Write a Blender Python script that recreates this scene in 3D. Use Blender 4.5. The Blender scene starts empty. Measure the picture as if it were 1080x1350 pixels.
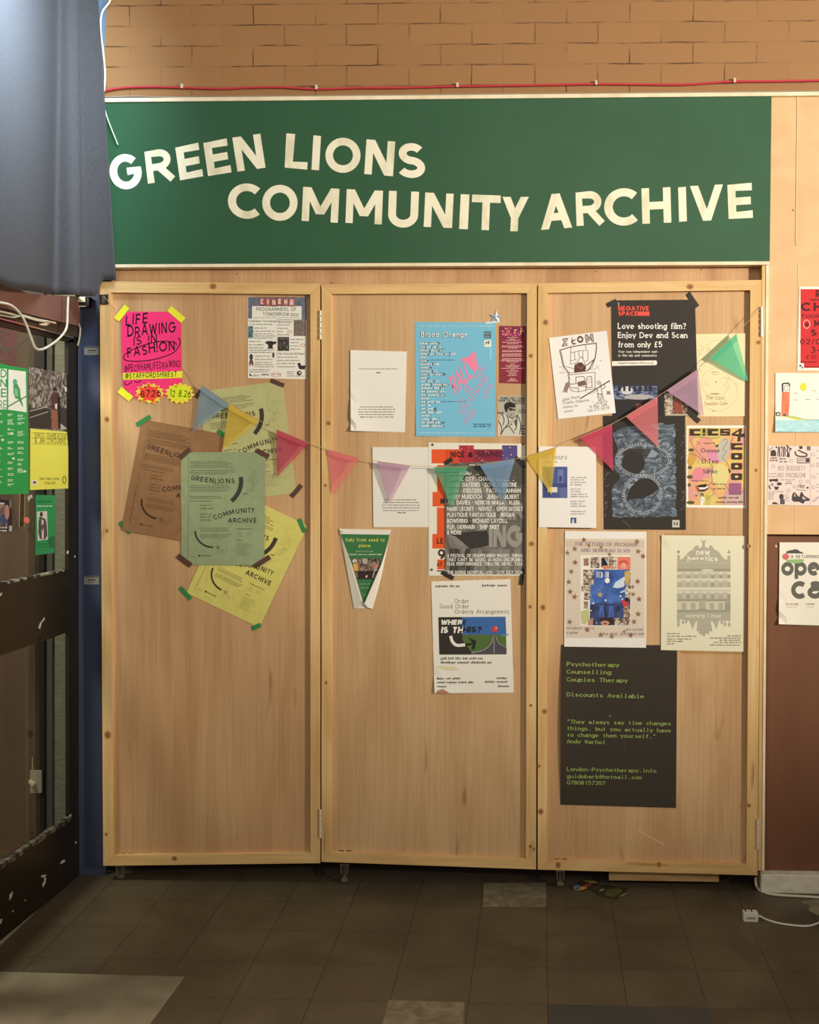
import bpy, bmesh, math, random
from mathutils import Vector, Matrix

# ------------------------------------------------------------------ camera, light, exposure
SC = bpy.context.scene
COL = SC.collection
IMW, IMH = 1080, 1350
FPX, PPX, PPY = 1460.0, 666.0, 627.0
DIST = 4.16
YAW, PITCH, ROLL = 48 / FPX, 35 / FPX, 0.0045
ROT = Matrix.Rotation(YAW, 3, 'Z') @ Matrix.Rotation(math.pi / 2 - PITCH, 3, 'X') @ Matrix.Rotation(ROLL, 3, 'Z')

def ray(px, py):
    return ROT @ Vector(((px - PPX) / FPX, -(py - PPY) / FPX, -1.0))

_d = ray(1000, 1178)
CAM = Vector((0, -DIST, -DIST * _d.z / _d.y))

def P(px, py, y=0.0):
    d = ray(px, py); return CAM + d * ((y - CAM.y) / d.y)
def PX(px, py, x):
    d = ray(px, py); return CAM + d * ((x - CAM.x) / d.x)
def PZ(px, py, z=0.0):
    d = ray(px, py); return CAM + d * ((z - CAM.z) / d.z)

cd = bpy.data.cameras.new('camera')
cam = bpy.data.objects.new('camera', cd); COL.objects.link(cam)
cam.matrix_world = Matrix.Translation(CAM) @ ROT.to_4x4()
cd.sensor_fit = 'HORIZONTAL'; cd.sensor_width = 36.0
cd.lens = 36.0 * FPX / IMW
cd.shift_x = (IMW / 2 - PPX) / IMW
cd.shift_y = (PPY - IMH / 2) / IMW
cd.clip_start = 0.05
SC.camera = cam

vs = SC.view_settings
vs.view_transform = 'Standard'; vs.look = 'None'; vs.exposure = 0.1; vs.gamma = 1.0
vs.use_curve_mapping = False

w = bpy.data.worlds.new('room_ambience'); SC.world = w; w.use_nodes = True
w.node_tree.nodes['Background'].inputs[0].default_value = (0.95, 0.87, 0.76, 1)
w.node_tree.nodes['Background'].inputs[1].default_value = 0.20

def aim(o, target):
    o.rotation_euler = (Vector(target) - o.location).to_track_quat('-Z', 'Y').to_euler()
def area(name, loc, target, size, power, rgb, sy=None):
    l = bpy.data.lights.new(name, 'AREA'); l.energy = power; l.color = rgb; l.size = size
    if sy: l.shape = 'RECTANGLE'; l.size_y = sy
    o = bpy.data.objects.new(name, l); COL.objects.link(o); o.location = loc; aim(o, target); return o
def spot(name, loc, target, radius, power, rgb, cone, blend):
    l = bpy.data.lights.new(name, 'SPOT'); l.energy = power; l.color = rgb; l.shadow_soft_size = radius
    l.spot_size = math.radians(cone); l.spot_blend = blend
    o = bpy.data.objects.new(name, l); COL.objects.link(o); o.location = loc; aim(o, target); return o

# warm lamp of the room, to the right of and behind the photographer
spot('warm_lamp_light', (5.2, -4.6, 2.75), (0.75, 0.0, 2.72), 0.16, 2150, (1.0, 0.91, 0.77), 50, 1.0)
# daylight from a high window above the curtain
area('daylight_light', (-1.20, -0.88, 3.42), (-1.95, -0.62, 3.02), 0.45, 24, (0.62, 0.82, 1.0)).data.spread = math.radians(105)
# unseen fill light added high behind the camera for general room light
area('room_fill_light', (0.6, -5.2, 3.7), (0.2, 0.0, 2.2), 2.2, 54, (1.0, 0.93, 0.82))
# unseen light added to brighten the space beyond the glazed partition
area('far_room_fill', (-2.7, -1.1, 2.9), (-2.1, 0.2, 1.3), 0.6, 62, (1.0, 0.92, 0.78))

# ------------------------------------------------------------------ materials
def lin(c):
    c = c / 255.0
    return c / 12.92 if c <= 0.04045 else ((c + 0.055) / 1.055) ** 2.4
def rgba(c): return (lin(c[0]), lin(c[1]), lin(c[2]), 1.0)
_mats = {}
def mat(name, col, rough=0.8, metal=0.0, spec=0.3):
    if name in _mats: return _mats[name]
    m = bpy.data.materials.new(name); m.use_nodes = True
    b = m.node_tree.nodes['Principled BSDF']
    b.inputs['Base Color'].default_value = rgba(col); b.inputs['Roughness'].default_value = rough
    b.inputs['Metallic'].default_value = metal; b.inputs['Specular IOR Level'].default_value = spec
    m.diffuse_color = rgba(col)
    _mats[name] = m; return m
def ink(c, rough=0.7):
    return mat('print_%d_%d_%d' % tuple(c), c, rough, 0, 0.2)
def N(m, t, **kw):
    n = m.node_tree.nodes.new(t)
    for k, v in kw.items(): setattr(n, k, v)
    return n
def L(m, a, b): m.node_tree.links.new(a, b)
def bsdf(m): return m.node_tree.nodes['Principled BSDF']
def ramp(m, stops):
    r = N(m, 'ShaderNodeValToRGB'); e = r.color_ramp.elements
    while len(e) > 1: e.remove(e[-1])
    e[0].position = stops[0][0]; e[0].color = rgba(stops[0][1])
    for p, c in stops[1:]:
        x = e.new(p); x.color = rgba(c)
    return r
def coords(m, scale=(1, 1, 1), loc=(0, 0, 0), rot=(0, 0, 0)):
    t = N(m, 'ShaderNodeTexCoord'); mp = N(m, 'ShaderNodeMapping')
    mp.inputs['Scale'].default_value = scale; mp.inputs['Location'].default_value = loc; mp.inputs['Rotation'].default_value = rot
    L(m, t.outputs['Object'], mp.inputs['Vector']); return mp
def noise(m, vec, scale, detail=4, dist=0.0, rough=0.5):
    n = N(m, 'ShaderNodeTexNoise'); n.inputs['Scale'].default_value = scale; n.inputs['Detail'].default_value = detail
    n.inputs['Distortion'].default_value = dist; n.inputs['Roughness'].default_value = rough
    L(m, vec.outputs[0], n.inputs['Vector']); return n
def bump(m, src, strength, dist=0.002):
    b = N(m, 'ShaderNodeBump'); b.inputs['Strength'].default_value = strength; b.inputs['Distance'].default_value = dist
    L(m, src, b.inputs['Height']); L(m, b.outputs[0], bsdf(m).inputs['Normal']); return b
def mottled(name, stops, scale=6, stretch=(1, 1, 1), rough=0.8, bmp=0.0, dist=0.0, spec=0.3, detail=5, loc=(0, 0, 0)):
    if name in _mats: return _mats[name]
    m = mat(name, stops[0][1], rough, 0, spec)
    n = noise(m, coords(m, stretch, loc), scale, detail, dist); r = ramp(m, stops)
    L(m, n.outputs['Fac'], r.inputs[0]); L(m, r.outputs[0], bsdf(m).inputs['Base Color'])
    if bmp: bump(m, n.outputs['Fac'], bmp)
    return m
def wood(name, a, b, c, along='Z', seed=0.0, grain=1.0, rough=0.6):
    """long grain along one axis: broad figure, fine fibres and a few dark flecks"""
    if name in _mats: return _mats[name]
    m = mat(name, a, rough)
    st = {'Z': (1, 1, 0.16), 'X': (0.16, 1, 1)}[along]
    mp = coords(m, st, (seed, seed * 1.7, seed * 0.3))
    n1 = noise(m, mp, 5.5 * grain, 4, 1.6)
    st2 = {'Z': (1, 1, 0.025), 'X': (0.025, 1, 1)}[along]
    n2 = noise(m, coords(m, st2, (seed, 3, seed)), 130 * grain, 3)
    st3 = {'Z': (1, 1, 0.16), 'X': (0.16, 1, 1)}[along]
    n3 = noise(m, coords(m, st3, (seed * 2, 1, seed)), 19 * grain, 2, 0.6)
    r1 = ramp(m, [(0.30, b), (0.52, a), (0.72, c)])
    L(m, n1.outputs['Fac'], r1.inputs[0])
    r2 = ramp(m, [(0.35, (205, 200, 195)), (0.6, (255, 255, 255))]); L(m, n2.outputs['Fac'], r2.inputs[0])
    r3 = ramp(m, [(0.24, (158, 116, 84)), (0.32, (255, 255, 255))]); L(m, n3.outputs['Fac'], r3.inputs[0])
    mx = N(m, 'ShaderNodeMix', data_type='RGBA', blend_type='MULTIPLY'); mx.inputs[0].default_value = 0.3
    L(m, r1.outputs[0], mx.inputs[6]); L(m, r2.outputs[0], mx.inputs[7])
    mx2 = N(m, 'ShaderNodeMix', data_type='RGBA', blend_type='MULTIPLY'); mx2.inputs[0].default_value = 0.6
    L(m, mx.outputs[2], mx2.inputs[6]); L(m, r3.outputs[0], mx2.inputs[7])
    L(m, mx2.outputs[2], bsdf(m).inputs['Base Color'])
    bump(m, n2.outputs['Fac'], 0.12, 0.001)
    return m
def picture(name, stops, scale, stretch=(1, 1, 1), dist=1.5, detail=4, loc=(0, 0, 0), rough=0.6):
    """a blurry printed photograph: procedural blotches in its printed colours"""
    return mottled(name, stops, scale, stretch, rough, 0, dist, 0.2, detail, loc)
def fabric(name, col, clear=0.42):
    """thin see-through tissue cloth"""
    m = bpy.data.materials.new(name); m.use_nodes = True; nt = m.node_tree
    for n in list(nt.nodes): nt.nodes.remove(n)
    out = nt.nodes.new('ShaderNodeOutputMaterial')
    d = nt.nodes.new('ShaderNodeBsdfDiffuse'); t = nt.nodes.new('ShaderNodeBsdfTranslucent'); tr = nt.nodes.new('ShaderNodeBsdfTransparent')
    for n in (d, t): n.inputs['Color'].default_value = rgba(col)
    tr.inputs['Color'].default_value = rgba([190 + 0.25 * c for c in col])
    m1 = nt.nodes.new('ShaderNodeMixShader'); m1.inputs[0].default_value = 0.15
    m2 = nt.nodes.new('ShaderNodeMixShader'); m2.inputs[0].default_value = clear
    nt.links.new(d.outputs[0], m1.inputs[1]); nt.links.new(t.outputs[0], m1.inputs[2])
    nt.links.new(m1.outputs[0], m2.inputs[1]); nt.links.new(tr.outputs[0], m2.inputs[2]); nt.links.new(m2.outputs[0], out.inputs[0])
    m.diffuse_color = rgba(col); return m
def glass(name, tint=(235, 240, 238), refl=0.06):
    m = bpy.data.materials.new(name); m.use_nodes = True; nt = m.node_tree
    for n in list(nt.nodes): nt.nodes.remove(n)
    out = nt.nodes.new('ShaderNodeOutputMaterial')
    g = nt.nodes.new('ShaderNodeBsdfGlossy'); g.inputs['Roughness'].default_value = 0.03
    tr = nt.nodes.new('ShaderNodeBsdfTransparent'); tr.inputs['Color'].default_value = rgba(tint)
    f = nt.nodes.new('ShaderNodeFresnel'); f.inputs['IOR'].default_value = 1.45
    m2 = nt.nodes.new('ShaderNodeMixShader')
    ge = nt.nodes.new('ShaderNodeNewGeometry'); sb = nt.nodes.new('ShaderNodeMath'); sb.operation = 'SUBTRACT'; sb.use_clamp = True
    nt.links.new(f.outputs[0], sb.inputs[0]); nt.links.new(ge.outputs['Backfacing'], sb.inputs[1])   # reflection only where light enters the pane
    nt.links.new(sb.outputs[0], m2.inputs[0]); nt.links.new(tr.outputs[0], m2.inputs[1]); nt.links.new(g.outputs[0], m2.inputs[2])
    nt.links.new(m2.outputs[0], out.inputs[0]); return m

# ------------------------------------------------------------------ objects
class MB:
    def __init__(s): s.v = []; s.f = []; s.m = []; s.mats = []
    def mi(s, m):
        if m not in s.mats: s.mats.append(m)
        return s.mats.index(m)
    def poly(s, pts, m):
        n = len(s.v); s.v += [Vector(p) for p in pts]; s.f.append(tuple(range(n, n + len(pts)))); s.m.append(s.mi(m))
    def prism(s, front, back, m):
        """front ring and back ring of equal length, seen counter-clockwise or not"""
        k = len(front); n = len(s.v); i = s.mi(m)
        s.v += [Vector(p) for p in front] + [Vector(p) for p in back]
        s.f.append(tuple(range(n, n + k))); s.f.append(tuple(range(n + 2 * k - 1, n + k - 1, -1)))
        for a in range(k):
            b = (a + 1) % k; s.f.append((n + a, n + k + a, n + k + b, n + b))
        s.m += [i] * (k + 2)
    def slab(s, pxs, y, th, m):
        fr = [P(a, b, y) for a, b in pxs]; s.prism(fr, [p + Vector((0, th, 0)) for p in fr], m)
    def slabx(s, pxs, x, th, m):
        fr = [PX(a, b, x) for a, b in pxs]; s.prism(fr, [p + Vector((-th, 0, 0)) for p in fr], m)
    def box(s, lo, hi, m):
        x0, y0, z0 = lo; x1, y1, z1 = hi
        s.prism([(x0, y0, z0), (x1, y0, z0), (x1, y0, z1), (x0, y0, z1)], [(x0, y1, z0), (x1, y1, z0), (x1, y1, z1), (x0, y1, z1)], m)
    def tube(s, pts, r, m, n=8, smooth=True):
        pts = [Vector(p) for p in pts]
        if smooth and len(pts) > 2: pts = catmull(pts, 8)
        rings = []; up = Vector((0.3, 0.2, 0.9)).normalized(); i = s.mi(m)
        for k, p in enumerate(pts):
            t = (pts[min(k + 1, len(pts) - 1)] - pts[max(k - 1, 0)]).normalized()
            u = (up - t * up.dot(t))
            u = u.normalized() if u.length > 1e-4 else t.orthogonal().normalized()
            v = t.cross(u); up = u; base = len(s.v)
            s.v += [p + (u * math.cos(a) + v * math.sin(a)) * r for a in [2 * math.pi * q / n for q in range(n)]]
            rings.append(base)
        for a, b in zip(rings, rings[1:]):
            for q in range(n):
                s.f.append((a + q, a + (q + 1) % n, b + (q + 1) % n, b + q)); s.m.append(i)
        s.f.append(tuple(rings[0] + q for q in range(n - 1, -1, -1))); s.f.append(tuple(rings[-1] + q for q in range(n))); s.m += [i, i]
    def cyl(s, c, axis, r, h, m, n=20, r2=None):
        c = Vector(c); a = Vector(axis).normalized(); u = a.orthogonal().normalized(); v = a.cross(u); r2 = r if r2 is None else r2
        ang = [2 * math.pi * q / n for q in range(n)]
        s.prism([c + a * h + (u * math.cos(t) + v * math.sin(t)) * r2 for t in ang], [c + (u * math.cos(t) + v * math.sin(t)) * r for t in ang], m)
    def build(s, name, parent=None, loc=None, bevel=0.0, smooth=False, fix=False):
        if parent is not None:
            o0 = Vector((0, 0, 0)); q = parent
            while q is not None: o0 += q.location; q = q.parent
        else:
            if loc is None:
                xs = [v.x for v in s.v]; ys = [v.y for v in s.v]; zs = [v.z for v in s.v]
                loc = ((min(xs) + max(xs)) / 2, max(ys), min(zs))
            o0 = Vector(loc)
        me = bpy.data.meshes.new(name)
        me.from_pydata([tuple(v - o0) for v in s.v], [], s.f)
        for m in s.mats: me.materials.append(m)
        me.polygons.foreach_set('material_index', s.m)
        if smooth: me.polygons.foreach_set('use_smooth', [True] * len(s.f))
        me.update()
        if fix:
            bmm = bmesh.new(); bmm.from_mesh(me); bmesh.ops.recalc_face_normals(bmm, faces=bmm.faces); bmm.to_mesh(me); bmm.free()
        o = bpy.data.objects.new(name, me); COL.objects.link(o)
        if parent is not None: o.parent = parent
        else: o.location = o0
        if bevel:
            b = o.modifiers.new('soft_edges', 'BEVEL'); b.width = bevel; b.segments = 2; b.limit_method = 'ANGLE'
        return o
def catmull(p, k):
    out = []
    for i in range(len(p) - 1):
        a, b, c, d = p[max(i - 1, 0)], p[i], p[i + 1], p[min(i + 2, len(p) - 1)]
        for j in range(k):
            t = j / k
            out.append(0.5 * (2 * b + (c - a) * t + (2 * a - 5 * b + 4 * c - d) * t * t + (3 * b - a - 3 * c + d) * t ** 3))
    out.append(p[-1]); return out
def tag(o, label, cat, group=None):
    o['label'] = label; o['category'] = cat
    if group: o['group'] = group
    return o
def struct(o): o['kind'] = 'structure'; return o
def empty(name, loc, label, cat, group=None):
    o = bpy.data.objects.new(name, None); COL.objects.link(o); o.location = loc; o.empty_display_size = 0.05
    return tag(o, label, cat, group)

# ------------------------------------------------------------------ stroke lettering
GL = {
'A': (.78, "|0,0 .39,1;|.78,0 .39,1;.14,.3 .64,.3"), 'B': (.62, "0,0 0,1 .34,1 @.34,.76,.24,.24,90,-90 0,.52;.34,.52 @.36,.26,.26,.26,90,-90 0,0"),
'C': (.8, "@.46,.5,.46,.5,46,314"), 'D': (.74, "0,0 0,1 .28,1 @.28,.5,.46,.5,90,-90 0,0"),
'E': (.54, ".54,1 0,1 0,0 .54,0;0,.5 .5,.5"), 'F': (.52, ".52,1 0,1 0,0;0,.48 .46,.48"), 'G': (.94, "@.47,.5,.47,.5,42,352 .94,.5 .52,.5"),
'H': (.68, "0,0 0,1;.68,0 .68,1;0,.5 .68,.5"), 'I': (0, "0,0 0,1"), 'J': (.44, ".44,1 .44,.24 @.22,.24,.22,.24,0,-180"),
'K': (.62, "0,0 0,1;.6,1 0,.4;.2,.58 .62,0"), 'L': (.5, "0,1 0,0 .5,0"), 'M': (.86, "0,0 0,1;.86,0 .86,1;|0,1 .43,.22;|.86,1 .43,.22"), 'N': (.7, "0,0 0,1;.7,0 .7,1;|0,1 .7,0"),
'O': (.96, "@.48,.5,.48,.5,90,450"), 'P': (.58, "0,0 0,1 .32,1 @.32,.73,.26,.27,90,-90 0,.46"), 'Q': (.96, "@.48,.5,.48,.5,90,450;.6,.28 .95,-.05"),
'R': (.62, "0,0 0,1 .32,1 @.32,.73,.27,.27,90,-90 0,.46;.3,.46 .62,0"), 'S': (.56, "@.28,.75,.25,.25,38,270 @.28,.25,.28,.25,90,-148"),
'T': (.66, "0,1 .66,1;.33,1 .33,0"), 'U': (.66, "0,1 0,.33 @.33,.33,.33,.33,180,360 .66,1"), 'V': (.74, "|0,1 .37,0;|.74,1 .37,0"),
'W': (1.06, "|0,1 .27,0;|.27,0 .53,.9;|.53,.9 .79,0;|.79,0 1.06,1"), 'X': (.68, "|0,0 .68,1;|0,1 .68,0"), 'Y': (.7, "|0,1 .35,.40;|.7,1 .35,.40;.35,.44 .35,0"), 'Z': (.6, "0,1 .6,1 0,0 .6,0"),
'a': (.5, ".05,.58 @.26,.46,.24,.21,145,0 .5,0;.5,.4 .26,.4 @.24,.2,.24,.2,90,270 .34,.02 .5,.18"), 'b': (.54, "0,1 0,0;@.27,.33,.27,.34,0,360"), 'c': (.48, "@.28,.33,.28,.34,48,312"),
'd': (.54, "@.27,.33,.27,.34,0,360;.54,1 .54,0"), 'e': (.54, ".02,.36 .54,.36 @.27,.33,.27,.34,5,312"), 'f': (.34, ".38,.97 .27,1 .17,.92 .14,.8 .14,0;0,.64 .34,.64"),
'g': (.54, "@.27,.33,.27,.34,0,360;.54,.67 .54,-.06 @.27,-.06,.27,.22,0,-150"), 'h': (.5, "0,1 0,0;0,.4 @.25,.42,.25,.25,180,0 .5,0"),
'i': (0, "0,0 0,.67;0,.88 0,1"), 'j': (.1, ".1,.67 .1,-.15 0,-.27;.1,.88 .1,1"), 'k': (.46, "0,1 0,0;.44,.67 0,.25;.16,.4 .48,0"), 'l': (0, "0,0 0,1"),
'm': (.84, "0,.67 0,0;0,.4 @.21,.44,.21,.23,180,0 .42,0;.42,.4 @.63,.44,.21,.23,180,0 .84,0"), 'n': (.5, "0,.67 0,0;0,.4 @.25,.42,.25,.25,180,0 .5,0"),
'o': (.56, "@.28,.33,.28,.34,90,450"), 'p': (.54, "0,.67 0,-.28;@.27,.33,.27,.34,0,360"), 'q': (.54, ".54,.67 .54,-.28;@.27,.33,.27,.34,0,360"),
'r': (.32, "0,.67 0,0;0,.4 @.22,.42,.22,.25,180,65"), 's': (.42, "@.21,.5,.18,.17,38,270 @.21,.165,.21,.165,90,-148"), 't': (.34, ".14,.92 .14,.14 .22,0 .34,.02;0,.66 .32,.66"),
'u': (.5, "0,.67 0,.27 @.25,.27,.25,.27,180,360;.5,.67 .5,0"), 'v': (.5, "|0,.67 .25,0;|.5,.67 .25,0"), 'w': (.78, "|0,.67 .2,0;|.2,0 .39,.62;|.39,.62 .58,0;|.58,0 .78,.67"),
'x': (.48, "0,0 .48,.67;0,.67 .48,0"), 'y': (.5, "0,.67 .25,.02;.5,.67 .16,-.27"), 'z': (.46, "0,.67 .46,.67 0,0 .46,0"),
'0': (.6, "@.3,.5,.3,.5,90,450"), '1': (.24, "0,.8 .22,1 .22,0"), '2': (.58, "@.29,.71,.28,.29,165,-32 0,0 .6,0"), '3': (.56, "@.27,.76,.24,.24,150,-90 @.27,.26,.29,.26,90,-150"),
'4': (.62, ".46,0 .46,1 0,.28 .62,.28"), '5': (.56, ".52,1 .1,1 .05,.56 @.27,.32,.3,.32,130,-150"), '6': (.58, "@.3,.32,.29,.32,0,360;.38,1 .14,.76 .02,.5 .01,.32"),
'7': (.56, "0,1 .56,1 .18,0"), '8': (.56, "@.28,.76,.23,.24,90,450;@.28,.26,.28,.26,90,450"), '9': (.58, "@.29,.68,.29,.32,0,360;.58,.68 .57,.48 .44,.16 .2,0"),
'.': (.02, "0,0 0,.13"), ',': (.06, ".05,.12 0,-.14"), '-': (.3, "0,.4 .3,.4"), '!': (0, "0,1 0,.32;0,0 0,.14"), '?': (.46, "@.24,.75,.22,.25,165,-60 .24,.42 .24,.32;.24,0 .24,.13"),
'&': (.62, ".62,0 .12,.7 @.28,.8,.18,.2,200,-20 .06,.36 @.25,.22,.23,.22,150,320 .62,.5"), '@': (.9, "@.45,.42,.17,.2,0,360;.63,.62 .63,.28 .8,.3 @.45,.42,.44,.46,-12,300"),
'/': (.3, "0,-.1 .3,1"), '£': (.55, ".5,.84 @.34,.8,.18,.2,20,180 .16,0;0,0 .55,0;.02,.48 .42,.48"), '*': (.2, ".1,.4 .1,.62"), '"': (.15, "0,.7 0,1;.15,.7 .15,1"),
"'": (0, "0,.7 0,1"), ':': (0, "0,0 0,.13;0,.5 0,.63"), ' ': (.3, ""), '(': (.2, ".2,1.05 .05,.7 .05,.3 .2,-.05"), ')': (.2, "0,1.05 .15,.7 .15,.3 0,-.05"), ';': (.06, ".05,.12 0,-.14;.05,.5 .05,.63")}
def glyph(ch, seg=14):
    adv, s = GL.get(ch, GL['-']); out = []
    for st in s.split(';'):
        pts = []; lvl = st.startswith('|'); st = st.lstrip('|')
        for tk in st.split():
            if tk[0] == '@':
                cx, cy, rx, ry, a0, a1 = map(float, tk[1:].split(','))
                n = max(3, int(abs(a1 - a0) / 360 * seg))
                pts += [(cx + rx * math.cos(math.radians(a0 + (a1 - a0) * i / n)), cy + ry * math.sin(math.radians(a0 + (a1 - a0) * i / n))) for i in range(n + 1)]
            else: pts.append(tuple(map(float, tk.split(','))))
        q = []
        for p in pts:
            if not q or math.dist(p, q[-1]) > 1e-3: q.append(p)
        if len(q) > 1: out.append((lvl, q))
    return adv, out
def pen(pts, w, lim=0.5):
    """quads of a stroke of width w with mitred joins"""
    n = len(pts); closed = math.dist(pts[0], pts[-1]) < 1e-3 and n > 3; Lf, Rt = [], []
    for i, p in enumerate(pts):
        a = pts[i - 1] if i else (pts[-2] if closed else None)
        b = pts[i + 1] if i < n - 1 else (pts[1] if closed else None)
        d1 = d2 = None
        if a: l = math.dist(a, p); d1 = ((p[0] - a[0]) / l, (p[1] - a[1]) / l)
        if b: l = math.dist(b, p); d2 = ((b[0] - p[0]) / l, (b[1] - p[1]) / l)
        d1 = d1 or d2; d2 = d2 or d1
        nx, ny = -(d1[1] + d2[1]), d1[0] + d2[0]; l = math.hypot(nx, ny)
        if l < 0.2: nx, ny, l = -d1[1], d1[0], 1.0
        nx /= l; ny /= l
        c = max(lim, nx * -d1[1] + ny * d1[0]); h = w / 2 / c
        Lf.append((p[0] + nx * h, p[1] + ny * h)); Rt.append((p[0] - nx * h, p[1] - ny * h))
    return [(Rt[i], Rt[i + 1], Lf[i + 1], Lf[i]) for i in range(n - 1)]
def glyph_quads(ch, w, sx=1.0, serif=0.0, seg=14, inset=True, lim=0.5):
    """quads of one letter, unit cap height; returns (advance, quads)"""
    adv, sts = glyph(ch, seg); out = []
    for lvl, st in sts:
        pts = [(x * sx, y) for x, y in st]
        if lvl:                                                    # slanted stroke cut level at both ends
            (xa, ya), (xb, yb) = pts; l = math.hypot(xb - xa, yb - ya); hw = min(w / 2 * l / max(abs(yb - ya), .05), w)
            if ch in 'NM':                                         # flush with the outer edge of the stem
                k = 1 if xb > xa else -1; xa += k * (hw - w / 2)
                if ch == 'N': xb -= k * (hw - w / 2)
            out.append(((xa - hw, ya), (xa + hw, ya), (xb + hw, yb), (xb - hw, yb)))
            if serif:
                for xe, ye in ((xa, ya), (xb, yb)):
                    if ye < .02 or ye > .65:
                        if ch in 'VvWwY' and ye < .02: continue
                        if ch == 'A' and ye > .9: continue
                        t = w * .28; y2 = t if ye < .02 else ye - t; sl = hw + serif
                        out.append(((xe - sl, y2 - t), (xe + sl, y2 - t), (xe + sl, y2 + t), (xe - sl, y2 + t)))
            continue
        ends = [(0, 1), (-1, -2)] if math.dist(pts[0], pts[-1]) > 1e-3 else []
        if inset:
            lo = ch.islower()
            def mp(y):
                if y < 0: return y + w / 2
                if lo and y <= .68: return w / 2 + y * (.67 - w) / .67
                if lo: return .67 - w / 2 + (y - .67)  * (1 / .33) * .33
                return w / 2 + y * (1 - w)
            pts = [(x, mp(y)) for x, y in pts]
        for e, g in ends:
            dx, dy = pts[e][0] - pts[g][0], pts[e][1] - pts[g][1]; l = math.hypot(dx, dy) or 1
            y0 = st[e][1]
            if abs(dy) > 1.1 * abs(dx) and (y0 < 0.02 and y0 > -.1 or y0 > 0.98 or abs(y0 - .67) < .01):
                if inset: pts[e] = (pts[e][0] + dx / l * w / 2, pts[e][1] + dy / l * w / 2)
                if serif:
                    yy = pts[e][1] - math.copysign(w * .28, dy)
                    xl = serif + w * .5
                    out.append(((pts[e][0] - xl, yy - w * .28), (pts[e][0] + (xl if not (y0 > .3 and ch in 'bhklnmruipj') else w * .4), yy - w * .28), (pts[e][0] + (xl if not (y0 > .3 and ch in 'bhklnmruipj') else w * .4), yy + w * .28), (pts[e][0] - xl, yy + w * .28)))
        out += pen(pts, w, lim)
    return adv * sx, out

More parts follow.
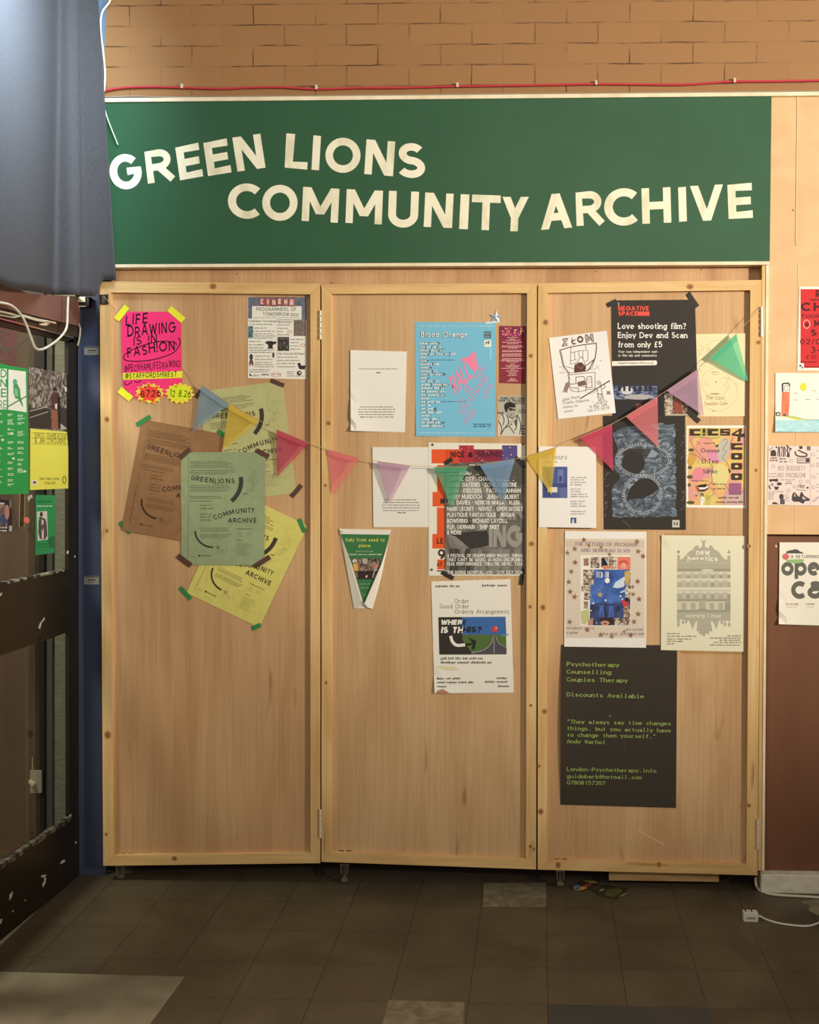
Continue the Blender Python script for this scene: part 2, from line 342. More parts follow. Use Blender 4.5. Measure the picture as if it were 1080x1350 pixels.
# ------------------------------------------------------------------ paper
def UY(y): return lambda px, py, off: P(px, py, y - off)
def UX(x): return lambda px, py, off: PX(px, py, x + off)
PANEL = 0.020
class Sheet:
    """a sheet of paper put up on a surface; print is laid on it as thin ink layers"""
    def __init__(s, name, label, cat, quad, col, U=None, off=0.001, curl=None, cut=None, group=None, base=None, nu=10, nv=12):
        s.name, s.label, s.cat, s.group = name, label, cat, group
        s.q = quad; s.U = U or UY(PANEL); s.off = off; s.curl = curl; s.mb = MB(); s.kids = []; s.k = 0; s.T = lambda x, y: (x, y)
        a, b, d = quad[0], quad[1], quad[3]
        s.e1 = (b[0] - a[0], b[1] - a[1]); s.e2 = (d[0] - a[0], d[1] - a[1]); s.det = s.e1[0] * s.e2[1] - s.e1[1] * s.e2[0]
        m = base or ink(col, 0.75)
        if cut: s.mb.prism([s.at(x, y, 0) for x, y in cut], [s.at(x, y, -0.0004) for x, y in cut], m)
        else:
            G = [[s.bil(i / nu, j / nv) for i in range(nu + 1)] for j in range(nv + 1)]
            n = len(s.mb.v); mi = s.mb.mi(m); W = nu + 1; K = W * (nv + 1)
            for dz in (0, -0.0004): s.mb.v += [s.at(x, y, dz) for r in G for x, y in r]
            for j in range(nv):
                for i in range(nu):
                    q = n + j * W + i
                    s.mb.f.append((q, q + W, q + W + 1, q + 1)); s.mb.f.append((q + K, q + K + 1, q + K + W + 1, q + K + W)); s.mb.m += [mi, mi]
            rim = [i for i in range(W)] + [j * W + nu for j in range(1, nv + 1)] + [nv * W + i for i in range(nu - 1, -1, -1)] + [j * W for j in range(nv - 1, 0, -1)]
            for a_, b_ in zip(rim, rim[1:] + rim[:1]): s.mb.f.append((n + a_, n + b_, n + K + b_, n + K + a_)); s.mb.m.append(mi)
    def bil(s, u, v):
        (ax, ay), (bx, by), (cx, cy), (dx, dy) = s.q
        return ((ax * (1 - u) + bx * u) * (1 - v) + (dx * (1 - u) + cx * u) * v, (ay * (1 - u) + by * u) * (1 - v) + (dy * (1 - u) + cy * u) * v)
    def uv(s, x, y):
        x -= s.q[0][0]; y -= s.q[0][1]
        return ((x * s.e2[1] - y * s.e2[0]) / s.det, (y * s.e1[0] - x * s.e1[1]) / s.det)
    def at(s, x, y, dz):
        o = s.off + dz
        if s.curl: o += s.curl(*s.uv(x, y))
        return s.U(x, y, o)
    def local(s, tl, tr, bl, w, h, x0=0, y0=0):
        s.T = lambda x, y: (tl[0] + (tr[0] - tl[0]) * (x - x0) / w + (bl[0] - tl[0]) * (y - y0) / h, tl[1] + (tr[1] - tl[1]) * (x - x0) / w + (bl[1] - tl[1]) * (y - y0) / h)
    def z(s, lv): s.k = (s.k + 1) % 11; return lv * 0.00014 + s.k * 0.000011
    def _p(s, pts, m, lv):
        dz = s.z(lv); s.mb.poly([s.at(*s.T(x, y), dz) for x, y in pts], m)
    def poly(s, pts, c, lv=1): s._p(pts, c if not isinstance(c, tuple) else ink(c), lv)
    def rect(s, x0, y0, x1, y1, c, lv=1, n=1):
        c = c if not isinstance(c, tuple) else ink(c); dz = s.z(lv)
        if s.curl and n == 1: n = 5
        for i in range(n):
            for j in range(n):
                a, b = x0 + (x1 - x0) * i / n, x0 + (x1 - x0) * (i + 1) / n; e, f = y0 + (y1 - y0) * j / n, y0 + (y1 - y0) * (j + 1) / n
                s.mb.poly([s.at(*s.T(*p), dz) for p in ((a, e), (a, f), (b, f), (b, e))], c)
    def ell(s, cx, cy, rx, ry, c, lv=1, n=20, rot=0, a0=0, a1=360):
        pts = []; cr, sr = math.cos(math.radians(rot)), math.sin(math.radians(rot))
        for i in range(n):
            t = math.radians(a0 + (a1 - a0) * i / n); x, y = rx * math.cos(t), ry * math.sin(t); pts.append((cx + x * cr - y * sr, cy + x * sr + y * cr))
        s.poly(pts, c, lv)
    def line(s, pts, w, c, lv=2, smooth=False):
        c = c if not isinstance(c, tuple) else ink(c)
        if smooth and len(pts) > 2: pts = [(p.x, p.y) for p in catmull([Vector((a, b, 0)) for a, b in pts], 6)]
        dz = s.z(lv)
        for q in pen(pts, w): s.mb.poly([s.at(*s.T(*p), dz) for p in q], c)
    def arc(s, cx, cy, rx, ry, a0, a1, w, c, lv=2, n=24):
        s.line([(cx + rx * math.cos(math.radians(a0 + (a1 - a0) * i / n)), cy + ry * math.sin(math.radians(a0 + (a1 - a0) * i / n))) for i in range(n + 1)], w, c, lv)
    def text(s, t, x0, y0, x1, h, c, w=.15, y1=None, serif=0, slant=0, mono=False, up=None, lv=4, gap=.22, seg=0, jit=0, seed=0):
        """one line of lettering from (x0, y0) to (x1, y1) along the baseline, cap height h"""
        c = c if not isinstance(c, tuple) else ink(c); y1 = y0 if y1 is None else y1
        seg = seg or (12 if math.dist(s.T(x0, y0), s.T(x0, y0 - h)) < 8 else 36)
        cells = []; x = 0; rnd = random.Random(seed)
        for ch in t:
            if mono:
                adv, q = glyph_quads(ch, w, 1, serif, seg)
                k = min(1.0, .58 / max(adv, .01)); o = (.66 - adv * k) / 2
                q = [[(px * k + o, py) for px, py in f] for f in q]
                if ch in 'il': q = list(q) + [((.12, 0), (.54, 0), (.54, w * .6), (.12, w * .6))]
                cells.append((x, q)); x += .74
            else:
                adv, q = glyph_quads(ch, w, 1, serif, seg); g = gap + w + (serif * .9)
                if jit:
                    jy = rnd.uniform(-jit, jit); kx = rnd.uniform(1 - jit, 1 + jit); q = [[(px * kx, py * (1 + jy) + jy) for px, py in f] for f in q]
                cells.append((x + w / 2, q)); x += adv + g
        tot = max(x - (0 if mono else gap), .01)
        ex, ey = (x1 - x0) / tot, (y1 - y0) / tot
        l = math.hypot(x1 - x0, y1 - y0) or 1
        ux, uy = up or ((y1 - y0) / l, -(x1 - x0) / l)
        ux, uy = ux * h, uy * h
        dz0 = s.z(lv); i = 0
        for ox, q in cells:
            for f in q:
                i += 1; dz = dz0 + (i % 5) * 0.000012; pp = []
                for px, py in f:
                    X = ox + px + slant * py
                    pp.append(s.at(*s.T(x0 + ex * X + ux * py, y0 + ey * X + uy * py), dz))
                s.mb.poly(pp, c)
    def bars(s, x0, y0, x1, lines, dy, h, c, seed=1, sl=0.0, align='l', lo=.7, hi=1.0, tick=False, lv=3, dx=0.0):
        """lines of small print too small to read: broken rules of word lengths"""
        c = c if not isinstance(c, tuple) else ink(c); r = random.Random(seed); W = x1 - x0
        for n in range(lines):
            ln = W * r.uniform(lo, hi); st = x0 + (0 if align == 'l' else (W - ln) / 2 if align == 'c' else W - ln) + dx * n
            x = st; yb = y0 + dy * n
            while x < st + ln - h:
                ww = min(r.uniform(1.6, 6) * h, st + ln - x); dz = s.z(lv)
                def Q(a, b, e, f): s.mb.poly([s.at(*s.T(p, q + (p - x0) * sl), dz) for p, q in ((a, e), (a, f), (b, f), (b, e))], c)
                if tick:
                    Q(x, x + ww, yb - h * .62, yb - h * .40); t = x
                    while t < x + ww - h * .3:
                        Q(t, t + h * .34, yb - h * (1.0 if r.random() < .3 else .72), yb + (h * .25 if r.random() < .1 else 0)); t += h * r.uniform(.55, .8)
                else: Q(x, x + ww, yb - h, yb)
                x += ww + h * .7
    def stroke_kid(s, name, p0, p1, wd, c, off=0.0012, rough=0.6, label=None, bend=0.0):
        s.kids.append(('tape', name, p0, p1, wd, c, off, rough, label, bend))
    def tape(s, p0, p1, wd, c, off=0.0012, name='tape', label=None, bend=0.0): s.stroke_kid(name, p0, p1, wd, c, off, .5, label, bend)
    def pin(s, x, y, c=(110, 100, 80), r=0.005): s.kids.append(('pin', x, y, c, r))
    def done(s):
        o = s.mb.build(s.name); tag(o, s.label, s.cat, s.group)
        for k in s.kids:
            if k[0] == 'tape':
                _, nm, p0, p1, wd, c, off, rough, lab, bend = k; mb = MB()
                l = math.dist(p0, p1); n = (-(p1[1] - p0[1]) / l * wd / 2, (p1[0] - p0[0]) / l * wd / 2)
                mm = c if not isinstance(c, tuple) else mat('tape_%d_%d_%d' % c, c, rough)
                K = 5; fr = []
                for sg in (1, -1):
                    for i in (range(K + 1) if sg == 1 else range(K, -1, -1)):
                        t = i / K; fr.append((p0[0] + (p1[0] - p0[0]) * t + n[0] * sg, p0[1] + (p1[1] - p0[1]) * t + n[1] * sg, off + bend * 4 * t * (1 - t)))
                A = [s.U(x, y, s.off + z) for x, y, z in fr]; B = [s.U(x, y, s.off + z - .0004) for x, y, z in fr]
                ia = len(mb.v); mi = mb.mi(mm); mb.v += A + B; M2 = 2 * K + 2
                for i in range(K):
                    q = (i, i + 1, M2 - 2 - i, M2 - 1 - i); mb.f.append(tuple(ia + t for t in q)); mb.f.append(tuple(ia + M2 + t for t in reversed(q))); mb.m += [mi, mi]
                for i in range(M2): j = (i + 1) % M2; mb.f.append((ia + i, ia + M2 + i, ia + M2 + j, ia + j)); mb.m.append(mi)
                t = mb.build(nm, o)
                if lab: t['label'] = lab
            else:
                _, x, y, c, r = k; mb = MB(); mm = mat('pin_%d_%d_%d' % c, c, .35, .6)
                a = s.U(x, y, s.off + .001); b = s.U(x, y, s.off + .004)
                mb.cyl(a, b - a, r, .003, mm, 16, r * .6); mb.build('pin', o)
        return o

# ------------------------------------------------------------------ the setting
XL = P(104.5, 1153.5, 0.07).x                      # face of the black glazed partition on the left
XR = 1.9
def zz(py, y=0.0, px=566): return P(px, py, y).z
def xx(px, y=0.0, py=760): return P(px, py, y).x

# floor: dark vinyl tiles, a few pale replacements
TILE = 0.2385
_o = PZ(722.3, 1324.5)
def floor_material():
    m = mat('dark_vinyl_tiles', (92, 79, 62), 0.42, 0, 0.35)
    t = N(m, 'ShaderNodeTexCoord'); mp = N(m, 'ShaderNodeMapping'); mp.inputs['Location'].default_value = (TILE * 40 - _o.x, TILE * 40 - _o.y, 0)
    L(m, t.outputs['Object'], mp.inputs['Vector'])
    b = N(m, 'ShaderNodeTexBrick'); b.offset = 0.0; b.squash = 1.0
    for k, v in (('Scale', 1.0), ('Mortar Size', 0.0011), ('Mortar Smooth', 0.1), ('Bias', 0.0), ('Brick Width', TILE), ('Row Height', TILE)): b.inputs[k].default_value = v
    b.inputs['Color1'].default_value = rgba((94, 84, 66)); b.inputs['Color2'].default_value = rgba((99, 89, 71)); b.inputs['Mortar'].default_value = rgba((44, 36, 28))
    L(m, mp.outputs[0], b.inputs['Vector'])
    n = noise(m, mp, 3.5, 6, 0.6); r = ramp(m, [(0.3, (190, 182, 170)), (0.7, (255, 252, 246))]); L(m, n.outputs['Fac'], r.inputs[0])
    mx = N(m, 'ShaderNodeMix', data_type='RGBA', blend_type='MULTIPLY'); mx.inputs[0].default_value = 0.8
    L(m, b.outputs['Color'], mx.inputs[6]); L(m, r.outputs[0], mx.inputs[7]); L(m, mx.outputs[2], bsdf(m).inputs['Base Color'])
    n2 = noise(m, mp, 40, 4); rr = N(m, 'ShaderNodeMapRange'); rr.inputs[3].default_value = .38; rr.inputs[4].default_value = .62
    L(m, n2.outputs['Fac'], rr.inputs[0]); L(m, rr.outputs[0], bsdf(m).inputs['Roughness'])
    bump(m, b.outputs['Fac'], -0.3, 0.001); return m
fl = MB(); FM = floor_material()
fl.box((-4.2, -5.6, -0.05), (XR + 1.2, 1.6, 0.0), FM)
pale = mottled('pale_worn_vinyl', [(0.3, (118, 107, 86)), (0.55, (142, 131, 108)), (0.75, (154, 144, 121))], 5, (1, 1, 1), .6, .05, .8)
worn = mottled('scuffed_vinyl', [(0.32, (102, 91, 72)), (0.5, (120, 108, 87)), (0.7, (140, 128, 105))], 14, (1, 1, 1), .65, .05, 1.2)
bluet = mottled('blue_black_vinyl', [(0.3, (62, 60, 60)), (0.7, (74, 71, 69))], 6, (1, 1, 1), .5)
def patch(pts, m, h=0.0008):
    a = [PZ(x, y, h) for x, y in pts]; fl.prism(a, [v - Vector((0, 0, h * 2)) for v in a], m)
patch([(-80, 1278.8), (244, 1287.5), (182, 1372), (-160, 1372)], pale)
patch([(512.5, 1318.5), (613, 1321), (609, 1374), (498, 1372)], worn)
patch([(638, 1164), (720.5, 1163.5), (720.5, 1195.5), (636.5, 1195)], worn)
patch([(723, 1324.5), (935.5, 1330), (958, 1382), (723, 1378)], bluet)
patch([(1056, 1190), (1072, 1186), (1100, 1186), (1100, 1207), (1078, 1206), (1066, 1200), (1068, 1194)], pale, .0012)
patch([(1064, 1193), (1058, 1188), (1063, 1187), (1072, 1191)], pale, .0006)
struct(fl.build('floor', loc=(0, 0, 0)))

# brick wall above, painted terracotta
def brick_material():
    m = mat('painted_brick', (190, 140, 92), 0.55, 0, 0.35)
    bw, rh = 0.2363, 0.0768
    z0 = P(640, 57.9, .03).z; x0 = P(211.8, 45, .03).x
    t = N(m, 'ShaderNodeTexCoord'); sp = N(m, 'ShaderNodeSeparateXYZ'); cb = N(m, 'ShaderNodeCombineXYZ'); mp = N(m, 'ShaderNodeMapping')
    L(m, t.outputs['Object'], sp.inputs[0]); L(m, sp.outputs['X'], cb.inputs['X']); L(m, sp.outputs['Z'], cb.inputs['Y'])
    mp.inputs['Location'].default_value = (bw * 40 - x0, rh * 41 - z0, 0)
    wob = N(m, 'ShaderNodeTexNoise'); wob.inputs['Scale'].default_value = 14; wob.inputs['Detail'].default_value = 3
    L(m, cb.outputs[0], wob.inputs['Vector'])
    sub = N(m, 'ShaderNodeVectorMath', operation='SUBTRACT'); sub.inputs[1].default_value = (.5, .5, .5); L(m, wob.outputs['Color'], sub.inputs[0])
    scl = N(m, 'ShaderNodeVectorMath', operation='SCALE'); scl.inputs['Scale'].default_value = 0.009; L(m, sub.outputs[0], scl.inputs[0])
    add = N(m, 'ShaderNodeVectorMath', operation='ADD'); L(m, cb.outputs[0], add.inputs[0]); L(m, scl.outputs[0], add.inputs[1]); L(m, add.outputs[0], mp.inputs['Vector'])
    b = N(m, 'ShaderNodeTexBrick'); b.offset = 0.5; b.squash = 1.0
    for k, v in (('Scale', 1.0), ('Mortar Size', 0.0042), ('Mortar Smooth', 0.55), ('Bias', 0.0), ('Brick Width', bw), ('Row Height', rh)): b.inputs[k].default_value = v
    L(m, mp.outputs[0], b.inputs['Vector'])
    b.inputs['Color1'].default_value = rgba((154, 112, 70)); b.inputs['Color2'].default_value = rgba((158, 115, 72)); b.inputs['Mortar'].default_value = rgba((151, 109, 67))
    # broken hairline gaps along some of the joints
    n = noise(m, coords(m, (1, 1, 1)), 7, 3, .3)
    cr = ramp(m, [(0.44, (0, 0, 0)), (0.62, (255, 255, 255))]); L(m, n.outputs['Fac'], cr.inputs[0])
    th = ramp(m, [(0.90, (0, 0, 0)), (1.0, (255, 255, 255))]); L(m, b.outputs['Fac'], th.inputs[0])
    mul = N(m, 'ShaderNodeMath', operation='MULTIPLY'); L(m, cr.outputs[0], mul.inputs[0]); L(m, th.outputs[0], mul.inputs[1])
    mx = N(m, 'ShaderNodeMix', data_type='RGBA'); L(m, mul.outputs[0], mx.inputs[0]); L(m, b.outputs['Color'], mx.inputs[6]); mx.inputs[7].default_value = rgba((84, 54, 32))
    L(m, mx.outputs[2], bsdf(m).inputs['Base Color'])
    fine = noise(m, coords(m), 60, 5)
    h1 = N(m, 'ShaderNodeMath', operation='MULTIPLY_ADD'); L(m, fine.outputs['Fac'], h1.inputs[0]); h1.inputs[1].default_value = 0.22; L(m, b.outputs['Fac'], h1.inputs[2])
    bump(m, h1.outputs[0], -0.9, 0.006); return m
wb = MB(); wb.box((XL - .02, .03, zz(126, .03)), (XR + .6, .25, 3.95), brick_material())
struct(wb.build('wall_back', loc=(0, 0, 0)))

# peach boarded wall at the right and the brown panel under it
peach = mottled('peach_wall_paint', [(0.3, (214, 172, 126)), (0.7, (228, 186, 140))], 9, (1, 1, 1), .5, .12, .4)
ridge = mat('paint_ridge', (234, 198, 154), .6)
wr = MB()
zr0, zr1 = P(1050, 704.5, .012).z, P(1050, 124, .012).z
xr0, xs = P(1005, 560, .012).x, P(1051.5, 220, .012).x
wr.box((xr0, .012, P(1050, 322.8, .012).z), (xs - .002, .2, zr1), peach); wr.box((xs + .001, .0105, P(1050, 322.8, .012).z + .002), (XR + .6, .2, zr1), peach)
wr.box((xr0, .012, zr0), (XR + .6, .2, P(1050, 322.8, .012).z), peach)
wr.box((xs - .004, .0098, P(1050, 322.8, .012).z), (xs + .0005, .02, zr1), ridge); wr.box((xs - .004, .0098, P(1050, 322.8, .012).z - .001), (XR + .6, .02, P(1050, 322.8, .012).z + .0015), ridge)
xv = P(1050, 560, .012).x
wr.box((xv - .0012, .0108, zr0), (xv + .0012, .0125, P(1050, 345, .012).z), ridge)
for a, b, c, d in ((1057, 685, 1058.5, 689), (1042, 352, 1044, 354), (1018, 417.5, 1020, 420), (1012.5, 436, 1017, 439), (1041, 347.5, 1044, 349.5)):
    wr.slab([(a, b), (c, b + 1), (c, d), (a, d - 1)], .0115, .002, ridge)
spk = mat('dark_fleck', (120, 80, 48), .8)
for a, b in ((1051, 242), (1050.5, 246), (1046, 277)): wr.slab([(a - 1, b), (a, b - 1.2), (a + 1, b), (a, b + 1.2)], .0105, .002, spk)
struct(wr.build('wall_right', loc=(0, 0, 0)))
bp = MB(); brown = mottled('brown_panel_paint', [(0.3, (108, 70, 48)), (0.7, (124, 82, 57))], 4, (1, 1, .4), .5, .05, .8)
bp.box((xr0, .045, 0.0), (XR + .6, .2, zr0 + .02), brown)
bp.slab([(1012, 710), (1015.5, 710), (1014, 1148), (1010.5, 1148)], .043, .01, mat('brown_edge_bead', (112, 76, 56), .45))
cw = mat('chipped_plaster', (214, 200, 172), .9)
bp.slab([(1022, 719), (1024, 718), (1025, 721), (1023, 722)], .044, .002, cw)
for q in ([(1019, 1149), (1032, 1148), (1034, 1151.5), (1019, 1152)], [(1061, 1151.5), (1066, 1149.5), (1072, 1151), (1072, 1152.5), (1061, 1153)], [(1009, 1150.5), (1014, 1150), (1014, 1152), (1009, 1152)]): bp.slab(q, .040, .004, cw)
struct(bp.build('wall_panel', loc=(0, 0, 0)))
sk = MB(); skm = mottled('chipped_white_paint', [(0.28, (150, 140, 116)), (0.36, (208, 200, 176)), (0.6, (228, 220, 198))], 16, (1, 1, 1.6), .7, .15, 1.0)
zs0, zs1 = 0.0, P(1040, 1153.5, .002).z
xk = P(1003.5, 1168, .002).x
sk.box((xk, .002, 0), (XR + .6, .05, zs1), skm)
struct(sk.build('baseboard_right', bevel=.004))
pinez = wood('pine_upright', (224, 186, 128), (206, 164, 106), (234, 202, 148), 'Z', 1.0)
pinex = wood('pine_crosspiece', (224, 186, 128), (206, 164, 106), (234, 202, 148), 'X', 2.0)
cream = mottled('cream_edge_paint', [(0.3, (226, 206, 170)), (0.7, (244, 230, 200))], 14, (1, 1, 1), .6, .1)
t1 = MB(); t1.slab([(1005, 349), (1010.3, 349), (1005, 1147.5), (999.8, 1147.5)], .006, .05, pinez)
t1.slab([(1010.3, 347.5), (1014, 347.5), (1008, 1147.5), (1005, 1147.5)], .003, .05, cream)
struct(t1.build('trim_1'))
# board along the top of the sign, carried on to the right edge of the photo
t2 = MB(); t2.slab([(133, 129.5), (1120, 120.5), (1120, 125.5), (133, 134.5)], -.006, .09, cream)
t2.slab([(133, 127.6), (1120, 118.6), (1120, 120.5), (133, 129.5)], .004, .07, mat('dusty_ledge', (150, 134, 112), .9))
struct(t2.build('trim_2'))
# recess behind the cupboard doors, header board and plinth
rc = MB(); dark = mat('recess_shade_brown', (52, 42, 34), .9)  # shade of the gap behind the doors put into this dark brown
rc.box((xx(137, .11), .11, 0), (xr0, .14, zz(345, .11)), dark)
struct(rc.build('wall_recess', loc=(0, 0, 0)))
t3 = MB(); ply2 = wood('header_plywood', (200, 158, 116), (180, 138, 98), (210, 170, 128), 'Z', 9.0, .8)
t3.slab([(147, 351), (1004.5, 347), (1004.5, 376), (147, 380)], .05, .03, ply2)
scr = mat('screw_head', (70, 52, 38), .5, .5)
for a, b in ((437, 373), (312, 361), (925, 355), (786, 358)): t3.slab([(a - 1, b), (a, b - 1), (a + 1, b), (a, b + 1)], .049, .002, scr)
struct(t3.build('trim_3'))
t4 = MB(); t4.slab([(803, 1142), (948, 1146), (948, 1162.5), (803, 1160.5)], .05, .04, wood('plinth_pine', (196, 160, 108), (170, 130, 84), (206, 172, 120), 'X', 5.0))
struct(t4.build('trim_4'))

# blue end wall beside the doors
blue = mottled('navy_wall_paint', [(0.3, (64, 70, 91)), (0.7, (71, 77, 98))], 5, (1, 1, 1), .5, .05)
bl = MB(); bl.slab([(102, -60), (145, -60), (134, 128), (134, 380), (140, 1170), (104, 1170)], .068, .2, blue)
bl.slab([(122, -60), (143, -60), (139, 20), (133.5, 124), (128, 124)], .02, .04, mat('daylit_blue_wall', (112, 134, 160), .5))  # strip of the same blue wall, daylight put into its paler colour
struct(bl.build('wall_corner', loc=(0, 0, 0)))

# black glazed partition on the left: one timber frame with two panes
blk = mottled('black_gloss_paint', [(0.3, (34, 28, 22)), (0.7, (44, 37, 29))], 6, (1, 1, 1), .38, .03)
chip = mat('white_paint_chip', (206, 200, 186), .8)
d1 = MB()
d1.slabx([(-70, 403), (104.5, 444), (104.5, 454), (-70, 414)], XL, .014, blk)
d1.slabx([(90, 449), (104.5, 444), (104.5, 1154), (91.5, 1166)], XL, .014, blk)
d1.slabx([(-104, 394), (-70, 403), (-70, 1299), (-104, 1330)], XL + .001, .014, blk)
d1.slabx([(-70, 786), (91, 750.7), (91, 833), (-70, 889)], XL + .001, .014, blk)
d1.slabx([(-70, 1196), (92, 1079.5), (104.5, 1071), (104.5, 1154), (-70, 1299)], XL + .001, .014, blk)
d1.slabx([(-70, 1190), (94, 1076), (94, 1081), (-70, 1198)], XL + .006, .02, mottled('worn_black_edge', [(0.42, (46, 40, 32)), (0.6, (120, 112, 96))], 30, (1, 1, 1), .5))
d1.slabx([(-70, 783), (91, 749.7), (91, 752), (-70, 787)], XL + .004, .02, mottled('worn_black_ledge', [(0.45, (40, 34, 27)), (0.62, (170, 162, 146))], 26, (1, 1, 1), .5))
d1.slabx([(54, 840), (91, 827), (91, 830), (54, 843)], XL + .006, .02, blk)
for q in ([(58, 1155), (61, 1158), (60, 1164), (57, 1170), (56, 1166), (59, 1161)], [(13, 1180), (17, 1175), (16, 1182), (13, 1187)], [(81, 1136), (85, 1133), (86, 1136), (80, 1139)], [(98.5, 1110), (101, 1109), (101, 1113)], [(55, 1154), (61, 1153), (61, 1155), (55, 1157)],
          [(32, 1187), (34, 1186), (34, 1188)], [(16, 1201), (18, 1200), (18, 1203)], [(51, 828), (53, 822), (56, 818), (59, 814), (59, 816.5), (55, 821), (53, 829)], [(92, 1075), (94, 1073), (94, 1078), (92, 1078)], [(0, 1213), (3, 1211), (2, 1217), (0, 1218)],
          [(37, 656), (39, 653), (40, 657), (38, 661)], [(40, 653), (42, 652), (43, 656), (41, 657)], [(98.5, 733), (99.5, 732), (99.5, 735), (98.5, 735)], [(88.5, 727), (90.5, 726), (90.5, 730), (88.5, 730)], [(0, 783), (3, 781), (2, 785), (0, 786)]):
    d1.slabx(q, XL + .0025, .0015, chip)
door = struct(d1.build('door_1', loc=(XL, -.2, 0)))
gl = glass('partition_glass')
for nm, q in (('glass_pane', [(-70, 410), (92, 448), (92, 753), (-70, 790)]), ('glass_pane', [(-70, 885), (92, 830), (94, 1080), (-70, 1194)])):
    g = MB(); g.slabx(q, XL - .008, .003, gl); g.build(nm, door, fix=True)
bm = MB(); maroon = mottled('maroon_beam_paint', [(0.3, (104, 70, 60)), (0.7, (122, 86, 74))], 5, (1, 1, 1), .45)
bm.slabx([(-70, 352), (0, 372), (40, 388), (104.5, 391), (104.5, 430), (-70, 389)], XL + .02, .08, maroon)
bm.slabx([(-70, 389), (104.5, 430), (107, 446), (-70, 404)], XL + .008, .06, mat('dark_brown_beam_edge', (66, 50, 38), .5))
bm.slabx([(-70, 400.5), (97, 444.3), (97, 446), (-70, 402.3)], XL + .012, .004, mat('bright_metal_strip', (214, 206, 188), .25, .9))
struct(bm.build('trim_5'))
# what stands beyond the glass
by = MB(); YB = .22
def beyond(x0, x1, m, y=YB): by.slab([(x0, 330), (x1, 330), (x1, 1172), (x0, 1172)], y, .05, m)
gb = mottled('grey_block_wall', [(0.3, (112, 108, 88)), (0.7, (136, 131, 108))], 14, (1, 1, 9), .8, .3)
beyond(68.5, 120, gb); beyond(58, 69, mat('grey_frame_paint', (84, 79, 66), .7), YB - .01); beyond(38, 58.5, mat('pilaster_reflection_dark', (44, 37, 30), .6), YB - .02)  # dark slab paints in the blue pilaster's reflection on the glass
beyond(-260, 38.5, mottled('dim_maroon_panel', [(0.3, (74, 58, 48)), (0.7, (86, 66, 54))], 2, (1, 1, 1), .8))
struct(by.build('wall_beyond', loc=(0, 0, 0)))

# ------------------------------------------------------------------ the sign
sg = empty('sign_board', P(580, 350, .03), 'long dark green sign board with cream painted capitals above the plywood doors', 'sign')
green = mottled('sign_green_paint', [(0.3, (46, 86, 58)), (0.7, (51, 92, 63))], 3, (1, 1, 1), .42, .03)
s1 = MB(); s1.slab([(133, 134), (1017.5, 126), (1015, 347), (140, 350)], 0.0, .035, green); s1.build('panel', sg)
s2 = MB(); s2.slab([(146, 348.5), (1015, 344.5), (1015, 349), (147, 352.5)], -.004, .05, cream); e = s2.build('edge_batten', sg); e['label'] = 'cream batten under the sign'
s3 = MB(); cr2 = mottled('sign_cream_paint', [(0.32, (220, 214, 182)), (0.5, (240, 234, 206)), (0.7, (246, 240, 214))], 18, (1, 1, .5), .6)
def letter(ch, bl, br, tl, wd=0.215):
    Wp = math.dist(bl, br); Hp = math.dist(bl, tl); asp = Wp / Hp
    adv, _ = glyph(ch); core = max(adv, .01); sx = max((asp - wd) / core, .01) if adv > 0 else 1
    if ch in 'AVYX': sx = max((asp - wd * 1.1) / core, .1)
    if ch == 'T': sx = asp / core
    a, q = glyph_quads(ch, wd, sx, 0, 44, True, .82)
    xs = [p[0] for f in q for p in f]; x0, x1 = min(xs), max(xs); ys = [p[1] for f in q for p in f]; y0, y1 = min(ys), max(ys)
    mb = MB()
    for i, f in enumerate(q):
        o = -.0006 - (i % 7) * .00002; pp = []
        for x, y in f:
            u, v = (x - x0) / (x1 - x0), (y - y0) / (y1 - y0)
            pp.append((bl[0] + (br[0] - bl[0]) * u + (tl[0] - bl[0]) * v, bl[1] + (br[1] - bl[1]) * u + (tl[1] - bl[1]) * v))
        fr = [P(px, py, o) for px, py in pp]; mb.prism(fr, [P(px, py, .0004) for px, py in pp], cr2)
    mb.build('letter', sg)['label'] = 'cream painted capital letter ' + ch
def c1(x, y): return (130 + x / 2.298, y / 2.298)
def c2(x, y): return (600 + x / 2.25, y / 2.25)
